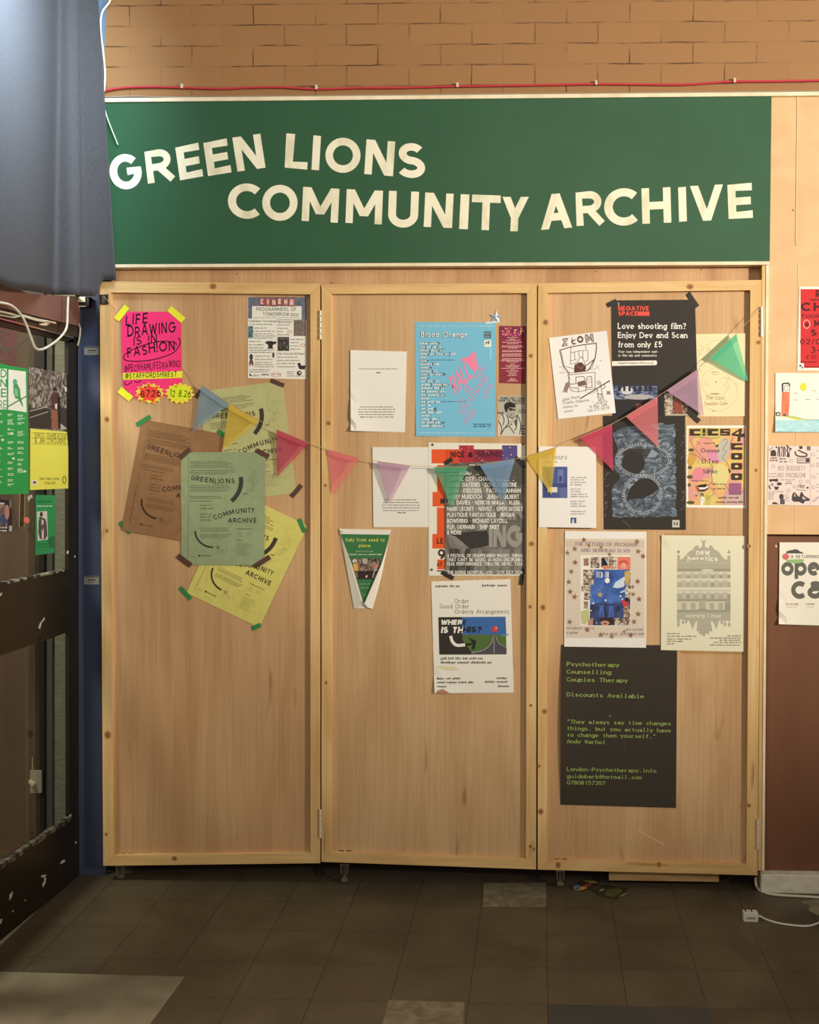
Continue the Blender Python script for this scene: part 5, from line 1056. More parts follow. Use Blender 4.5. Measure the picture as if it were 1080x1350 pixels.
D([(345, 620), (360, 540), (400, 490), (440, 430), (490, 510), (510, 600)], 8, BR, True); D([(190, 560), (340, 600)]); D([(190, 560), (260, 650), (340, 660)]); D([(510, 560), (640, 460)], 12); D([(640, 460), (600, 580), (520, 640)]); D([(130, 570), (200, 600)], 4); D([(130, 660), (260, 660)], 4); D([(540, 620), (640, 600), (700, 570)], 5); D([(180, 640), (200, 620)], 5)
D([(260, 690), (640, 650), (640, 880), (520, 900), (400, 930), (300, 910), (280, 820), (260, 690)], 8); D([(370, 800), (370, 720), (480, 710), (500, 760)], 9); D([(520, 870), (525, 720), (590, 710), (600, 860), (520, 870)], 9); s.poly([(390, 790), (500, 760), (520, 830), (400, 850)], (124, 96, 90), 3); D([(290, 820), (390, 810)], 10); D([(300, 870), (400, 870), (410, 930)], 9); D([(540, 760), (580, 750)], 6); D([(540, 800), (590, 790)], 6); D([(420, 850), (510, 850), (510, 930)], 7)
D([(250, 690), (280, 740), (240, 820), (180, 940)], 8, BR, True); s.poly([(225, 800), (290, 790), (280, 850), (240, 930), (215, 940), (195, 900)], (150, 128, 122), 3); D([(210, 860), (250, 940)], 9)
D([(430, 1024), (850, 768)], 15, B3); D([(440, 1015), (850, 775)], 5); s.ell(695, 800, 30, 34, (196, 186, 180), 3); D([(665, 800), (695, 770), (725, 800), (720, 840), (745, 980), (680, 1000), (670, 880)], 8); D([(770, 820), (785, 860), (740, 890)], 8); D([(680, 1000), (700, 1060), (650, 1100), (720, 1090), (710, 1010)], 8); D([(745, 980), (770, 1050), (820, 1070), (740, 1075), (735, 1000)], 8); D([(670, 960), (750, 960)], 12); D([(570, 960), (690, 900)], 5)
s.rect(806, 916, 856, 966, (150, 130, 140), 3)
for t, x0, y, x1, y1 in (('Jolek Plocki', 178, 1060, 425, 1012), ('Charlie Osborne', 188, 1105, 555, 1060), ('lessons for', 195, 1165, 400, 1135), ('sonus', 208, 1225, 326, 1205), ('14 May 7PM', 560, 1160, 806, 1130), ('Cafe OTO', 540, 1215, 700, 1190), ('SE15', 725, 1185, 848, 1170)): s.text(t, x0, y, x1, 42, BR, w=.13, y1=y1, lv=2, jit=.06, seed=y)
for x, y, r in ((718, 490, 9), (665, 560, 7), (700, 608, 7), (712, 715, 5), (608, 1072, 7)): s.ell(x, y, r, r, (150, 140, 150), 3, 8)
s.done()

s = Sheet('record_notice', 'pale yellow sheet with a faint record drawing behind the mint green pennant', 'notice', [(917.5, 440.5), (983, 439.5), (982, 549), (917, 549)], (234, 222, 178), off=.0010, curl=lambda u, v: .003 * u ** 3)
s.local((905, 430), (1000, 430), (905, 560), 987, 1350)
FA = (206, 192, 150); TN = (190, 146, 116)
s.arc(440, 700, 330, 500, 200, 290, 5, FA, 1); s.arc(430, 760, 320, 400, 20, 130, 5, FA, 1); s.arc(400, 770, 190, 200, 0, 360, 5, FA, 1); s.ell(404, 766, 9, 9, (110, 96, 80), 3, 10); s.arc(280, 780, 26, 24, 0, 300, 6, FA, 2)
for pts in ([(170, 270), (200, 260), (235, 290), (215, 330), (170, 320), (175, 380), (210, 390)], [(275, 350), (300, 290), (320, 340), (290, 345)], [(570, 690), (620, 740), (680, 800), (700, 880), (680, 930)], [(480, 720), (540, 700), (560, 760), (520, 820), (600, 850)], [(150, 640), (190, 590), (205, 640)]): s.line(pts, 7, FA, 2, True)
s.line([(165, 555), (260, 480)], 5, (120, 104, 84), 3); s.bars(340, 634, 460, 1, 9, 14, TN, 1, lo=1, tick=True); s.bars(360, 660, 460, 1, 9, 8, TN, 2, lo=1); s.rect(335, 920, 450, 932, (150, 108, 90), 3)
s.text('The Lost', 262, 1000, 525, 56, TN, w=.14, y1=1010, slant=.1); s.text('Teaches Cafe', 245, 1085, 565, 52, TN, w=.14, y1=1080, slant=.1); s.bars(360, 1168, 430, 1, 9, 20, (160, 148, 120), 4, lo=1, tick=True); s.done()

s = Sheet('exhibition_notice', 'white exhibition notice with a blue doorway picture, at the left edge of the right door', 'notice', [(710.5, 588.5), (786, 589), (786.5, 696), (710.5, 695)], (238, 233, 226), U=lambda x, y, o: P(x, y, -.0015 - o + (x - 710.5) * .00006), off=.001)
s.local((700, 520), (1010, 520), (700, 720), 1080, 697)
s.text('36 hours', 52, 298, 165, 24, (130, 128, 130), w=.1, slant=.2); s.bars(55, 314, 135, 1, 9, 8, (190, 186, 182), 2, lo=1)
s.rect(53, 332, 168, 476, (78, 92, 148), 1); s.rect(60, 340, 90, 470, (66, 78, 128), 2); s.rect(124, 345, 150, 405, (112, 124, 170), 2); s.rect(130, 376, 142, 400, (60, 68, 104), 3); s.rect(90, 410, 165, 425, (66, 76, 124), 2); s.rect(76, 426, 122, 450, (226, 214, 190), 3); s.rect(130, 430, 165, 474, (98, 110, 158), 2)
for y in (384, 395, 407, 418, 438, 449, 461, 472, 494, 505, 516, 540, 551): s.bars(183, y, 268, 1, 9, 6, (150, 148, 156), y, lo=.55, tick=True)
s.rect(183, 566, 209, 592, (74, 84, 132), 3); s.poly([(188, 592), (192, 572), (198, 572), (200, 592)], (214, 214, 222), 4); s.rect(190, 590, 191, 592, (74, 84, 132), 4); s.done()

TXM = picture('stone_relief_print', [(.30, (54, 56, 62)), (.48, (82, 91, 102)), (.60, (114, 127, 139)), (.76, (180, 192, 200))], 16, (1, 1, 1.9), 3.0, 8, (5, 0, 2))
s = Sheet('relief_poster', 'black poster with a carved blue-grey figure eight and small scratches', 'poster', [(795.5, 548), (903.5, 548), (904.5, 698.5), (796.5, 698)], (58, 53, 48), off=.0024, curl=corner('tl', .001))
s.local((790, 540), (910, 540), (790, 705), 982, 1350)
r = random.Random(9); ed = []
def jag(a, b, n, k):
    for i in range(n):
        t = i / n; ed.append((a[0] + (b[0] - a[0]) * t + r.uniform(-k, k), a[1] + (b[1] - a[1]) * t + r.uniform(-k, k)))
jag((150, 250), (280, 190), 4, 14); jag((280, 190), (660, 150), 10, 16); jag((660, 150), (820, 165), 5, 12); jag((820, 165), (830, 800), 22, 14); jag((830, 800), (838, 1150), 12, 12); jag((838, 1150), (145, 1165), 22, 7); jag((145, 1165), (140, 830), 9, 6); jag((140, 830), (230, 740), 4, 10); jag((230, 740), (165, 620), 5, 12); jag((165, 620), (210, 420), 7, 12); jag((210, 420), (150, 250), 6, 10)
# triangulated as a fan of strips from the middle line so that the ragged edge keeps its shape
cy_ = 660
for i in range(len(ed)):
    a, b = ed[i], ed[(i + 1) % len(ed)]; s.poly([a, b, (490, min(max(b[1], 300), 1040)), (490, min(max(a[1], 300), 1040))], TXM, 1)
DK2 = (66, 66, 68); RN = (196, 206, 210)
s.arc(480, 545, 292, 182, 0, 360, 44, (96, 104, 114), 2, 40); s.arc(470, 915, 212, 212, 0, 360, 46, (96, 104, 114), 2, 40)
s.ell(370, 575, 125, 130, (56, 52, 50), 3, 28); s.ell(400, 470, 150, 52, (62, 58, 56), 3, 24); s.ell(560, 470, 90, 50, (70, 70, 72), 3, 20); s.poly([(515, 520), (570, 425), (645, 475), (600, 515)], (136, 150, 162), 4)
s.poly([(300, 970), (330, 850), (420, 760), (520, 730), (620, 780), (655, 840), (590, 900), (480, 955)], (54, 50, 47), 3); s.poly([(310, 985), (480, 960), (600, 900), (640, 880), (610, 1000), (500, 1075), (380, 1070)], TXM, 3)
for cx, cy2, rx, ry, n in ((480, 545, 292, 182, 60), (470, 915, 212, 212, 56)):
    for i in range(n):
        t = 2 * math.pi * i / n; u, v = math.cos(t), math.sin(t); k0, k1 = .95, 1.05
        if i % 7 != 3: s.line([(cx + rx * k0 * u, cy2 + ry * k0 * v), (cx + rx * k1 * u + r.uniform(-7, 7), cy2 + ry * k1 * v + r.uniform(-7, 7))], 6, RN, 4)
    s.arc(cx, cy2, rx * .92, ry * .9, 0, 360, 5, (176, 188, 194), 4, 40); s.arc(cx, cy2, rx * 1.08, ry * 1.1, 0, 360, 5, (80, 86, 94), 4, 40)
for i in range(24):
    x, y = (r.uniform(48, 90), r.uniform(640, 1240)) if i < 11 else (r.uniform(880, 925), r.uniform(90, 1110))
    s.line([(x, y), (x + r.uniform(15, 34), y - r.uniform(4, 40))], 4, (140, 134, 122), 2)
s.rect(790, 1192, 868, 1270, (206, 204, 194), 2); s.text('K', 806, 1252, 826, 44, (70, 66, 62), w=.2, gap=0); s.text('A', 830, 1252, 856, 44, (70, 66, 62), w=.2, gap=0); s.line([(250, 1190), (320, 1250), (345, 1300)], 4, (120, 110, 96), 2, True); s.done()

col = picture('gig_poster_wash', [(.26, (170, 160, 84)), (.42, (222, 200, 118)), (.52, (226, 168, 122)), (.62, (216, 152, 166)), (.74, (196, 184, 164))], 7, (1, 1, .9), 1.6, 3, (1.2, 0, 7.3))
s = Sheet('gig_poster', 'multicoloured gig poster with white border and chunky dark lettering', 'poster', [(905.5, 561), (984, 561), (984, 670), (905, 669)], (242, 238, 226), off=.0012)
s.local((900, 555), (990, 555), (900, 675), 1012, 1350)
s.rect(84, 102, 928, 1248, col, 1)
for x, y, rx, ry, c in ((330, 420, 150, 190, (226, 158, 140)), (470, 520, 120, 90, (218, 146, 172)), (560, 800, 130, 170, (222, 208, 140)), (230, 800, 90, 120, (226, 138, 150)), (610, 430, 90, 180, (190, 186, 172)), (140, 560, 60, 110, (206, 160, 80))): s.ell(x, y, rx, ry, c, 2, 24, rot=x % 40)
for x, y, rx, ry in ((130, 430, 44, 26), (110, 690, 34, 26), (110, 830, 44, 30), (100, 950, 24, 28), (120, 1210, 60, 26), (520, 370, 40, 20), (680, 745, 40, 34)): s.ell(x, y, rx, ry, (96, 88, 56), 2, 14)
for pts in ([(120, 290), (150, 250), (280, 240), (420, 262), (560, 240)], [(120, 290), (160, 380), (280, 520), (420, 640), (450, 700)], [(90, 480), (200, 510), (300, 570)], [(600, 300), (640, 260), (660, 320), (600, 420), (650, 460), (590, 540), (660, 620), (700, 720)], [(420, 700), (440, 900), (380, 960), (470, 1060), (360, 1160)], [(700, 420), (720, 300), (760, 250)], [(200, 300), (260, 330), (210, 350)], [(640, 940), (700, 1040), (820, 1080), (910, 1040)]): s.line(pts, 6, (104, 84, 74), 3, True)
LT = (70, 54, 46)
def blockC(x0, y0, x1, y1, t): s.rect(x0, y0, x1, y0 + t, LT, 4); s.rect(x0, y1 - t, x1, y1, LT, 4); s.rect(x0, y0, x0 + (x1 - x0) * .42, y1, LT, 4)
blockC(105, 118, 265, 220, 34); s.rect(298, 115, 342, 178, LT, 4); s.rect(292, 192, 346, 216, LT, 4); blockC(372, 118, 530, 218, 34)
s.rect(560, 115, 706, 150, LT, 4); s.rect(560, 182, 706, 218, LT, 4); s.rect(560, 115, 604, 176, LT, 4); s.rect(660, 150, 706, 218, LT, 4); s.rect(560, 150, 706, 186, LT, 4); s.rect(604, 140, 690, 152, (214, 170, 110), 5); s.rect(574, 184, 660, 194, (214, 170, 110), 5)
s.poly([(730, 190), (860, 110), (884, 112), (870, 195), (920, 180), (920, 240), (862, 240), (860, 300), (812, 306), (822, 232), (732, 214)], LT, 4); s.poly([(776, 190), (838, 150), (830, 196)], (222, 186, 120), 5)
blockC(720, 328, 888, 428, 32); s.rect(770, 370, 884, 388, (226, 196, 110), 5); s.rect(800, 386, 888, 396, LT, 5)
for y in (474, 622, 776): s.poly([(736, y), (872, y), (886, y + 14), (886, y + 86), (872, y + 100), (736, y + 100), (720, y + 86), (720, y + 14)], LT, 4); s.ell(802, y + 50, 28, 18, (226, 200, 120), 5, 16)
for t, a, b, y, h in (('Goose', 272, 555, 468, 66), ('D.Tee', 290, 540, 628, 62), ('Sihlo', 302, 520, 776, 62)): s.text(t, a, y, b, h, (66, 48, 50), w=.13, serif=.06, gap=.04)
s.bars(316, 340, 500, 1, 9, 22, (120, 92, 80), 1, lo=1, tick=True); s.bars(130, 896, 380, 1, 9, 20, (120, 92, 70), 2, lo=1, tick=True); s.bars(445, 946, 640, 1, 9, 24, (84, 66, 60), 3, lo=1, tick=True); s.bars(450, 1016, 640, 1, 9, 24, (84, 66, 60), 4, lo=1, tick=True)
s.bars(530, 1150, 868, 1, 9, 28, (74, 60, 44), 5, lo=1, tick=True); s.bars(498, 1216, 900, 1, 9, 28, (74, 60, 44), 6, lo=1, tick=True)
s.poly([(190, 968), (260, 945), (345, 935), (375, 955), (330, 985), (250, 985)], (52, 46, 42), 4); s.poly([(240, 985), (330, 985), (375, 958), (380, 985), (330, 1020), (250, 1030)], (240, 236, 226), 4); s.poly([(235, 1045), (250, 1018), (330, 1014), (382, 985), (382, 1010), (320, 1046)], (52, 46, 42), 4); s.poly([(190, 972), (256, 1000), (232, 1052)], (206, 62, 56), 5); s.line([(188, 975), (290, 1170)], 14, (180, 170, 150), 4)
s.poly([(262, 1150), (290, 1128), (325, 1140), (328, 1185), (306, 1200), (304, 1248), (266, 1248), (274, 1195)], (242, 240, 234), 5); s.line([(280, 1160), (310, 1176)], 8, (90, 84, 84), 6); s.ell(205, 1108, 14, 10, (70, 62, 54), 5); s.ell(290, 1090, 32, 22, (120, 110, 96), 3, rot=40)
s.rect(686, 922, 872, 1096, (156, 96, 132), 2); s.done()

# collage poster with stars
s = Sheet('collage_poster', 'white poster with a blue starry collage and scattered bronze stars, above the therapy poster', 'poster', [(745, 700), (852.5, 701), (852, 854), (744, 852.5)], (238, 233, 224), off=.0030, curl=bow(.0006))
s.local((740, 695), (856, 695), (740, 856), 973, 1350)
s.rect(50, 128, 925, 1225, (218, 204, 186), 1); s.rect(50, 150, 925, 220, (212, 194, 172), 2)
TL_ = (150, 120, 138); s.text('THE RETURN OF PECKHAM', 148, 204, 842, 40, TL_, w=.17, y1=216, serif=.07, gap=.06); s.text('AND NUNHEAD ELVIS', 216, 272, 765, 38, TL_, w=.17, y1=280, serif=.07, gap=.06)
s.rect(212, 310, 770, 1092, (238, 232, 220), 2); s.rect(318, 468, 765, 1085, picture('collage_night', [(.3, (48, 72, 134)), (.55, (72, 108, 182)), (.8, (110, 146, 206))], 12, loc=(3, 1, 1)), 3)
s.poly([(318, 860), (420, 830), (560, 850), (765, 800), (765, 1085), (318, 1085)], picture('collage_ground', [(.35, (44, 48, 70)), (.6, (70, 84, 132))], 24, loc=(6, 1, 1)), 4)
s.poly([(570, 665), (600, 610), (700, 545), (715, 600), (690, 660), (620, 675)], (206, 220, 234), 4); s.poly([(640, 720), (710, 690), (712, 712), (660, 728)], (190, 206, 228), 4); s.ell(510, 590, 27, 30, (240, 240, 234), 5)
def star(cx, cy, r, c, rot=0, lv=5):
    s.poly([(cx + (r if i % 2 == 0 else r * .42) * math.cos(math.radians(rot - 90 + 36 * i)), cy + (r if i % 2 == 0 else r * .42) * math.sin(math.radians(rot - 90 + 36 * i))) for i in range(10)], c, lv)
star(430, 746, 34, (200, 174, 106), 8)
for x, y, r in ((655, 762, 10), (492, 808, 11), (355, 842, 10), (330, 922, 8), (390, 1056, 7), (676, 795, 8)): s.ell(x, y, r, r, (236, 236, 232), 5, 10)
for x in (425, 530): s.poly([(x, 870), (x + 42, 870), (x + 55, 990), (x + 40, 1000), (x + 25, 920), (x + 10, 1000), (x - 6, 996)], (76, 108, 190), 5)
r = random.Random(2)
def pic(x0, y0, x1, y1, stops, sc, k): s.rect(x0, y0, x1, y1, picture('collage_cutting_%d' % k, stops, sc, loc=(k, k * 2, 1)), 5)
MX = [(.3, (44, 40, 38)), (.48, (150, 126, 108)), (.6, (214, 200, 182)), (.75, (238, 232, 222))]
for k, q in enumerate(((250, 340, 306, 425), (325, 328, 425, 452), (440, 330, 522, 440), (528, 325, 612, 460), (245, 470, 362, 640), (225, 645, 325, 710), (255, 720, 322, 805), (250, 820, 300, 900), (340, 1005, 352, 1085), (590, 1005, 690, 1085), (700, 480, 768, 640), (708, 650, 768, 790), (690, 860, 765, 1080))): pic(*q, MX, 64, k)
s.rect(622, 328, 768, 466, (226, 128, 108), 5); s.ell(690, 400, 52, 38, (206, 92, 76), 6); s.ell(690, 425, 34, 34, (236, 164, 140), 7); s.poly([(220, 930), (305, 905), (312, 1010), (270, 1080), (225, 1060)], (196, 196, 136), 6); s.ell(275, 385, 22, 36, (170, 112, 96), 6); s.poly([(448, 350), (480, 340), (518, 420), (448, 430)], (40, 46, 56), 6); s.poly([(480, 340), (518, 380), (512, 400)], (214, 226, 230), 7)
s.poly([(430, 1010), (480, 995), (560, 1000), (590, 1050), (540, 1085), (450, 1085)], (60, 46, 42), 6); s.ell(485, 1060, 48, 26, (206, 150, 124), 7); s.ell(485, 1066, 20, 8, (90, 60, 54), 8, 12); s.poly([(665, 810), (735, 790), (750, 860), (690, 890)], (200, 70, 76), 6); s.ell(725, 800, 24, 26, (60, 44, 44), 7); s.poly([(300, 1020), (355, 1005), (350, 1085), (295, 1085)], (186, 140, 118), 6); s.poly([(440, 440), (500, 425), (610, 450), (480, 466)], (214, 132, 108), 6); s.poly([(700, 500), (760, 480), (766, 560), (720, 640)], (206, 170, 100), 6)
for i, (x, wd) in enumerate(((388, 26), (422, 34), (485, 26), (512, 14))): s.rect(x, 490 + 6 * (i % 2), x + wd, 556, (226, 226, 222) if i % 2 else (170, 176, 196), 5)
s.rect(428, 500, 440, 550, (50, 50, 60), 6)
BZ = (150, 116, 84); BZ2 = (150, 96, 80)
for i, (x, y, r_) in enumerate(((252, 140, 34), (150, 240, 36), (70, 285, 32), (155, 390, 36), (112, 492, 36), (85, 606, 36), (100, 714, 36), (150, 770, 38), (95, 1048, 36), (290, 1135, 36), (438, 1190, 36), (560, 1210, 32), (770, 1195, 32), (806, 1046, 36), (852, 960, 38), (846, 600, 36), (790, 660, 28), (796, 742, 32), (862, 796, 36), (838, 160, 36), (852, 268, 36), (906, 322, 36), (535, 300, 30), (442, 222, 26), (308, 205, 24), (696, 1155, 24))): star(x, y, r_, BZ if i % 3 else BZ2, (i * 37) % 30 - 10, 5)
s.text('SATURDAY JULY 4', 58, 1130, 368, 26, TL_, w=.18, serif=.07, gap=.06); s.text('4:30PM', 58, 1182, 182, 26, TL_, w=.18, serif=.07, gap=.06); s.text('SKY SOCIAL', 712, 1146, 916, 26, TL_, w=.18, serif=.07, gap=.06); s.text('RSA NIGEL SILVERMAN SHIP', 460, 1194, 918, 26, TL_, w=.18, serif=.07, gap=.06); s.done()

# heretics poster: a grey mirrored facade
PG = (230, 224, 196); GY = (178, 174, 154); GD = (160, 156, 138); GLt = (206, 201, 178)
s = Sheet('facade_poster', 'pale yellow poster with a grey palace facade print in a clear sleeve', 'poster', [(872.5, 705.5), (983.5, 706.5), (981, 859.5), (871.5, 857)], PG, off=.0036, curl=both(corner('tl', .003), bow(.0006)))
s.local((868, 700), (990, 700), (868, 865), 998, 1350)
s.poly([(204, 260), (234, 260), (236, 310), (265, 300), (300, 260), (330, 222), (370, 205), (395, 165), (425, 152), (440, 175), (430, 190), (470, 175), (478, 140), (455, 85), (475, 105), (502, 105), (522, 85), (503, 140), (505, 175), (550, 190), (545, 160), (575, 155), (600, 195), (655, 225), (680, 265), (715, 305), (745, 310), (748, 265), (778, 265), (780, 340), (204, 340)], GY, 1)
s.rect(204, 340, 780, 940, GLt, 1); s.rect(204, 345, 780, 402, GY, 2); s.rect(204, 404, 780, 436, GD, 2); s.ell(530, 424, 70, 12, (216, 211, 188), 3)
s.rect(206, 225, 232, 240, GD, 2); s.ell(219, 220, 16, 12, GD, 2, 12); s.ell(763, 232, 16, 10, GD, 2, 12); s.rect(757, 205, 770, 235, GD, 2)
s.text('new', 408, 258, 560, 66, (236, 230, 204), w=.2, lv=3, gap=.08, serif=.05); s.text('heretics', 316, 326, 645, 62, (236, 230, 204), w=.2, lv=3, gap=.08, serif=.05)
r = random.Random(6)
for y0, y1, n in ((450, 512, 6), (532, 606, 6), (655, 735, 6)):
    s.rect(204, y0 + 20, 780, y1, GY, 2); s.rect(204, y0, 780, y0 + 14, (222, 216, 192), 2)
    for i in range(n):
        x = 255 + i * 88; s.rect(x, y0, x + 46, y1 - 6, (190, 186, 166), 3); s.rect(x + 4, y0 + 4, x + 42, y0 + 10, GLt, 4); s.rect(x + 21, y0 + 12, x + 25, y1 - 8, GLt, 4); s.rect(x + 54, y0 + 30, x + 80, y1 - 4, r.choice([GD, GY]), 3)
s.rect(204, 612, 780, 628, (226, 220, 196), 3); s.rect(204, 512, 780, 522, (226, 220, 196), 3); s.rect(204, 735, 780, 760, GD, 3); s.rect(204, 850, 780, 878, GD, 3); s.rect(204, 878, 780, 948, GY, 3)
for x in (258, 356, 558, 655): s.rect(x, 770, x + 46, 845, GY, 4); s.rect(x - 6, 764, x + 52, 772, (224, 218, 196), 4)
s.rect(446, 745, 510, 884, GY, 4); s.rect(720, 765, 780, 880, GD, 4); s.poly([(420, 870), (440, 840), (520, 840), (548, 870)], GD, 4); s.text('opening 1 may', 296, 934, 680, 44, (224, 218, 192), w=.17, lv=5, gap=.08, serif=.05)
s.poly([(204, 945), (780, 945), (780, 965), (745, 970), (660, 965), (625, 1060), (600, 990), (565, 965), (585, 1080), (545, 1085), (555, 1120), (520, 1100), (505, 1132), (480, 1132), (462, 1105), (440, 1120), (442, 1085), (415, 1078), (425, 965), (400, 985), (374, 1060), (335, 968), (240, 950), (225, 1000), (206, 985)], GY, 3)
for x, y in ((220, 1010), (268, 985), (303, 975), (688, 985), (722, 1005), (768, 1010)): s.ell(x, y, 14, 24, GY, 3, 12); s.rect(x - 3, y - 45, x + 3, y - 10, GY, 3)
for x0, y, x1, al in ((95, 1112, 230, 'l'), (95, 1142, 415, 'l'), (95, 1172, 360, 'l'), (95, 1196, 272, 'l'), (95, 1222, 172, 'l'), (745, 1136, 900, 'r'), (555, 1160, 900, 'r'), (660, 1184, 900, 'r'), (595, 1208, 900, 'r'), (555, 1236, 900, 'r')): s.bars(x0, y, x1, 1, 9, 13, (96, 90, 76), y, lo=1, align=al, tick=True)
o = s.done()
sl = MB(); clear = glass('clear_sleeve_film', (250, 248, 240)); q = [(876, 703), (985, 705.5), (981.5, 863), (900, 862), (894, 858)]
A = [P(x, y, PANEL - .0016) for x, y in q]; sl.prism(A, [v + Vector((0, .0003, 0)) for v in A], clear); sl.build('clear_sleeve', o, fix=True)

# therapy poster
GN = (160, 184, 98)
s = Sheet('therapy_poster', 'large black poster with green typewriter lettering, lowest on the right door', 'poster', [(740, 850), (893, 850.5), (891.5, 1065), (739, 1061)], (62, 55, 46), off=.0012, curl=lambda u, v: .010 * max(0, 1 - u / .35) ** 2 * max(0.0, math.sin(min(1, max(0, v)) * 3.14)) + .003 * max(0, v - .9) * 10 * u)
s.local((720, 860), (900, 860), (720, 1070), 1080, 1260)
for t, y, x1, y1, h in (('Psychotherapy', 108, 583, 116, 32), ('Counselling', 168, 518, 174, 32), ('Couples Therapy', 230, 650, 238, 32), ('Discounts Available', 348, 778, 364, 32), ('"They always say time changes', 562, 992, 578, 30), ('things, but you actually have', 614, 992, 634, 30), ('to change them yourself."', 666, 872, 680, 30), ('Andy Warhol', 718, 474, 726, 30), ('London-Psychotherapy.info', 938, 876, 952, 30), ('guidobarb@hotmail.com', 994, 762, 1004, 30), ('07808157357', 1044, 472, 1050, 30)):
    s.text(t, 164, y, x1, h, GN, w=.13, y1=y1, mono=True, serif=.08, lv=3)
s.poly([(495, 512), (500, 496), (515, 494), (512, 514)], (110, 102, 88), 2); s.line([(625, 720), (628, 800)], 4, (84, 76, 64), 2); s.done()

# ------------------------------------------------------------------ papers on the peach wall and the brown panel
UW = UY(.0105)
s = Sheet('tour_poster', 'red tour poster with white border at the right edge, on the peach wall', 'poster', [(1054, 378), (1132, 378), (1130, 489), (1051.5, 488.5)], (242, 236, 222), U=UW, off=.001)
s.local((1010, 370), (1080, 370), (1010, 590), 430, 1350)
RE = (206, 52, 54); LK = (84, 34, 36)
s.rect(280, 68, 700, 706, RE, 1); s.text('R', 404, 138, 440, 62, LK, w=.24, gap=0); s.bars(360, 160, 440, 1, 9, 10, LK, 1, lo=1); s.text('CH', 284, 246, 460, 70, LK, w=.24); s.text('TOUR', 284, 302, 440, 30, LK, w=.16); s.arc(330, 352, 26, 34, 0, 360, 5, (240, 190, 170), 3); s.text('a', 316, 370, 348, 44, LK, w=.2, gap=0); s.text('M', 392, 374, 440, 54, LK, w=.24, gap=0); s.text('S', 364, 446, 412, 52, LK, w=.24, gap=0); s.text('02/0', 276, 514, 440, 44, LK, w=.15); s.text('3-', 362, 586, 440, 52, LK, w=.17); s.text('£10', 326, 634, 410, 34, LK, w=.14); s.bars(280, 664, 430, 1, 9, 14, LK, 3, lo=1, tick=True); s.bars(310, 700, 430, 1, 9, 6, LK, 4, lo=1); s.rect(268, 668, 308, 716, (242, 236, 222), 2); s.rect(272, 680, 286, 696, (60, 50, 48), 3); s.rect(288, 696, 300, 710, (60, 50, 48), 3)
s.done()
s = Sheet('lighthouse_drawing', 'child\'s felt pen drawing of a lighthouse by blue sea, under the red tour poster', 'drawing', [(1022.5, 491.5), (1132, 492.5), (1131, 570.5), (1022.5, 569.5)], (240, 234, 220), U=UW, off=.0012, curl=corner('bl', .008, .3))
s.local((1010, 370), (1080, 370), (1010, 590), 430, 1350)
s.poly([(78, 1128), (300, 1130), (440, 1122), (720, 1126), (720, 1226), (82, 1224)], mottled('felt_pen_sea', [(.3, (150, 206, 214)), (.7, (196, 228, 226))], 40, (1, 1, 3), .8, 0, 1.), 1)
s.poly([(76, 1100), (150, 1096), (240, 1106), (305, 1124), (200, 1132), (76, 1130)], (206, 210, 72), 2); s.line([(76, 1098), (160, 1094), (250, 1106), (330, 1126), (440, 1126)], 4, (110, 140, 90), 3, True)
s.poly([(132, 898), (194, 902), (184, 1098), (126, 1096)], mottled('felt_pen_orange', [(.35, (222, 104, 70)), (.7, (240, 150, 110))], 60, (1, 1, 1), .8, 0, 1.), 2); s.poly([(134, 836), (194, 836), (194, 900), (136, 898)], (240, 236, 226), 2); s.arc(170, 870, 22, 22, 0, 360, 4, (110, 104, 96), 3); s.line([(136, 898), (134, 840), (142, 832), (184, 830), (194, 850)], 12, (70, 66, 66), 4); s.line([(192, 850), (192, 900)], 4, (120, 114, 106), 3); s.ell(171, 873, 4, 4, (90, 86, 80), 4, 8)
s.ell(303, 860, 27, 33, (242, 216, 72), 2); s.rect(80, 1064, 118, 1092, (84, 80, 76), 3); s.rect(90, 1074, 110, 1086, (232, 226, 214), 4); s.rect(138, 1070, 160, 1094, (84, 80, 90), 4)
for a, b, y in ((224, 256, 910), (366, 408, 890), (222, 256, 964), (318, 360, 960)): s.line([(a, y), (b, y)], 4, (130, 128, 126), 3)
s.line([(410, 955), (440, 965)], 4, (130, 128, 126), 3); s.done()

s = Sheet('zine_spread', 'pinkish photocopied zine page of black doodles and hand lettering, on the peach wall', 'page', [(1013.5, 587.5), (1132, 589), (1132, 667), (1012, 666)], (232, 212, 204), U=UW, off=.001)
s.local((1005, 580), (1080, 580), (1005, 680), 1012, 1350)
K1 = (76, 68, 70); K2 = (168, 150, 148)
s.rect(855, 110, 862, 1158, (190, 160, 156), 1)
s.poly([(150, 290), (152, 200), (180, 178), (225, 180), (250, 210), (250, 290)], K1, 2); s.line([(120, 190), (200, 120)], 10, K1, 2)
r = random.Random(12)
for i in range(7): x = 280 + i * 34; s.line([(x, 300), (x + r.uniform(-12, 12), 240), (x + r.uniform(-6, 16), 190), (x + r.uniform(-20, 20), 120)], 22 if i % 2 else 12, K1, 2)
for x, y in ((255, 130), (350, 130), (450, 110), (510, 160)): s.ell(x, y, 16, 20, K1, 2, 10)
s.poly([(440, 250), (490, 240), (490, 310), (450, 310)], K1, 2)
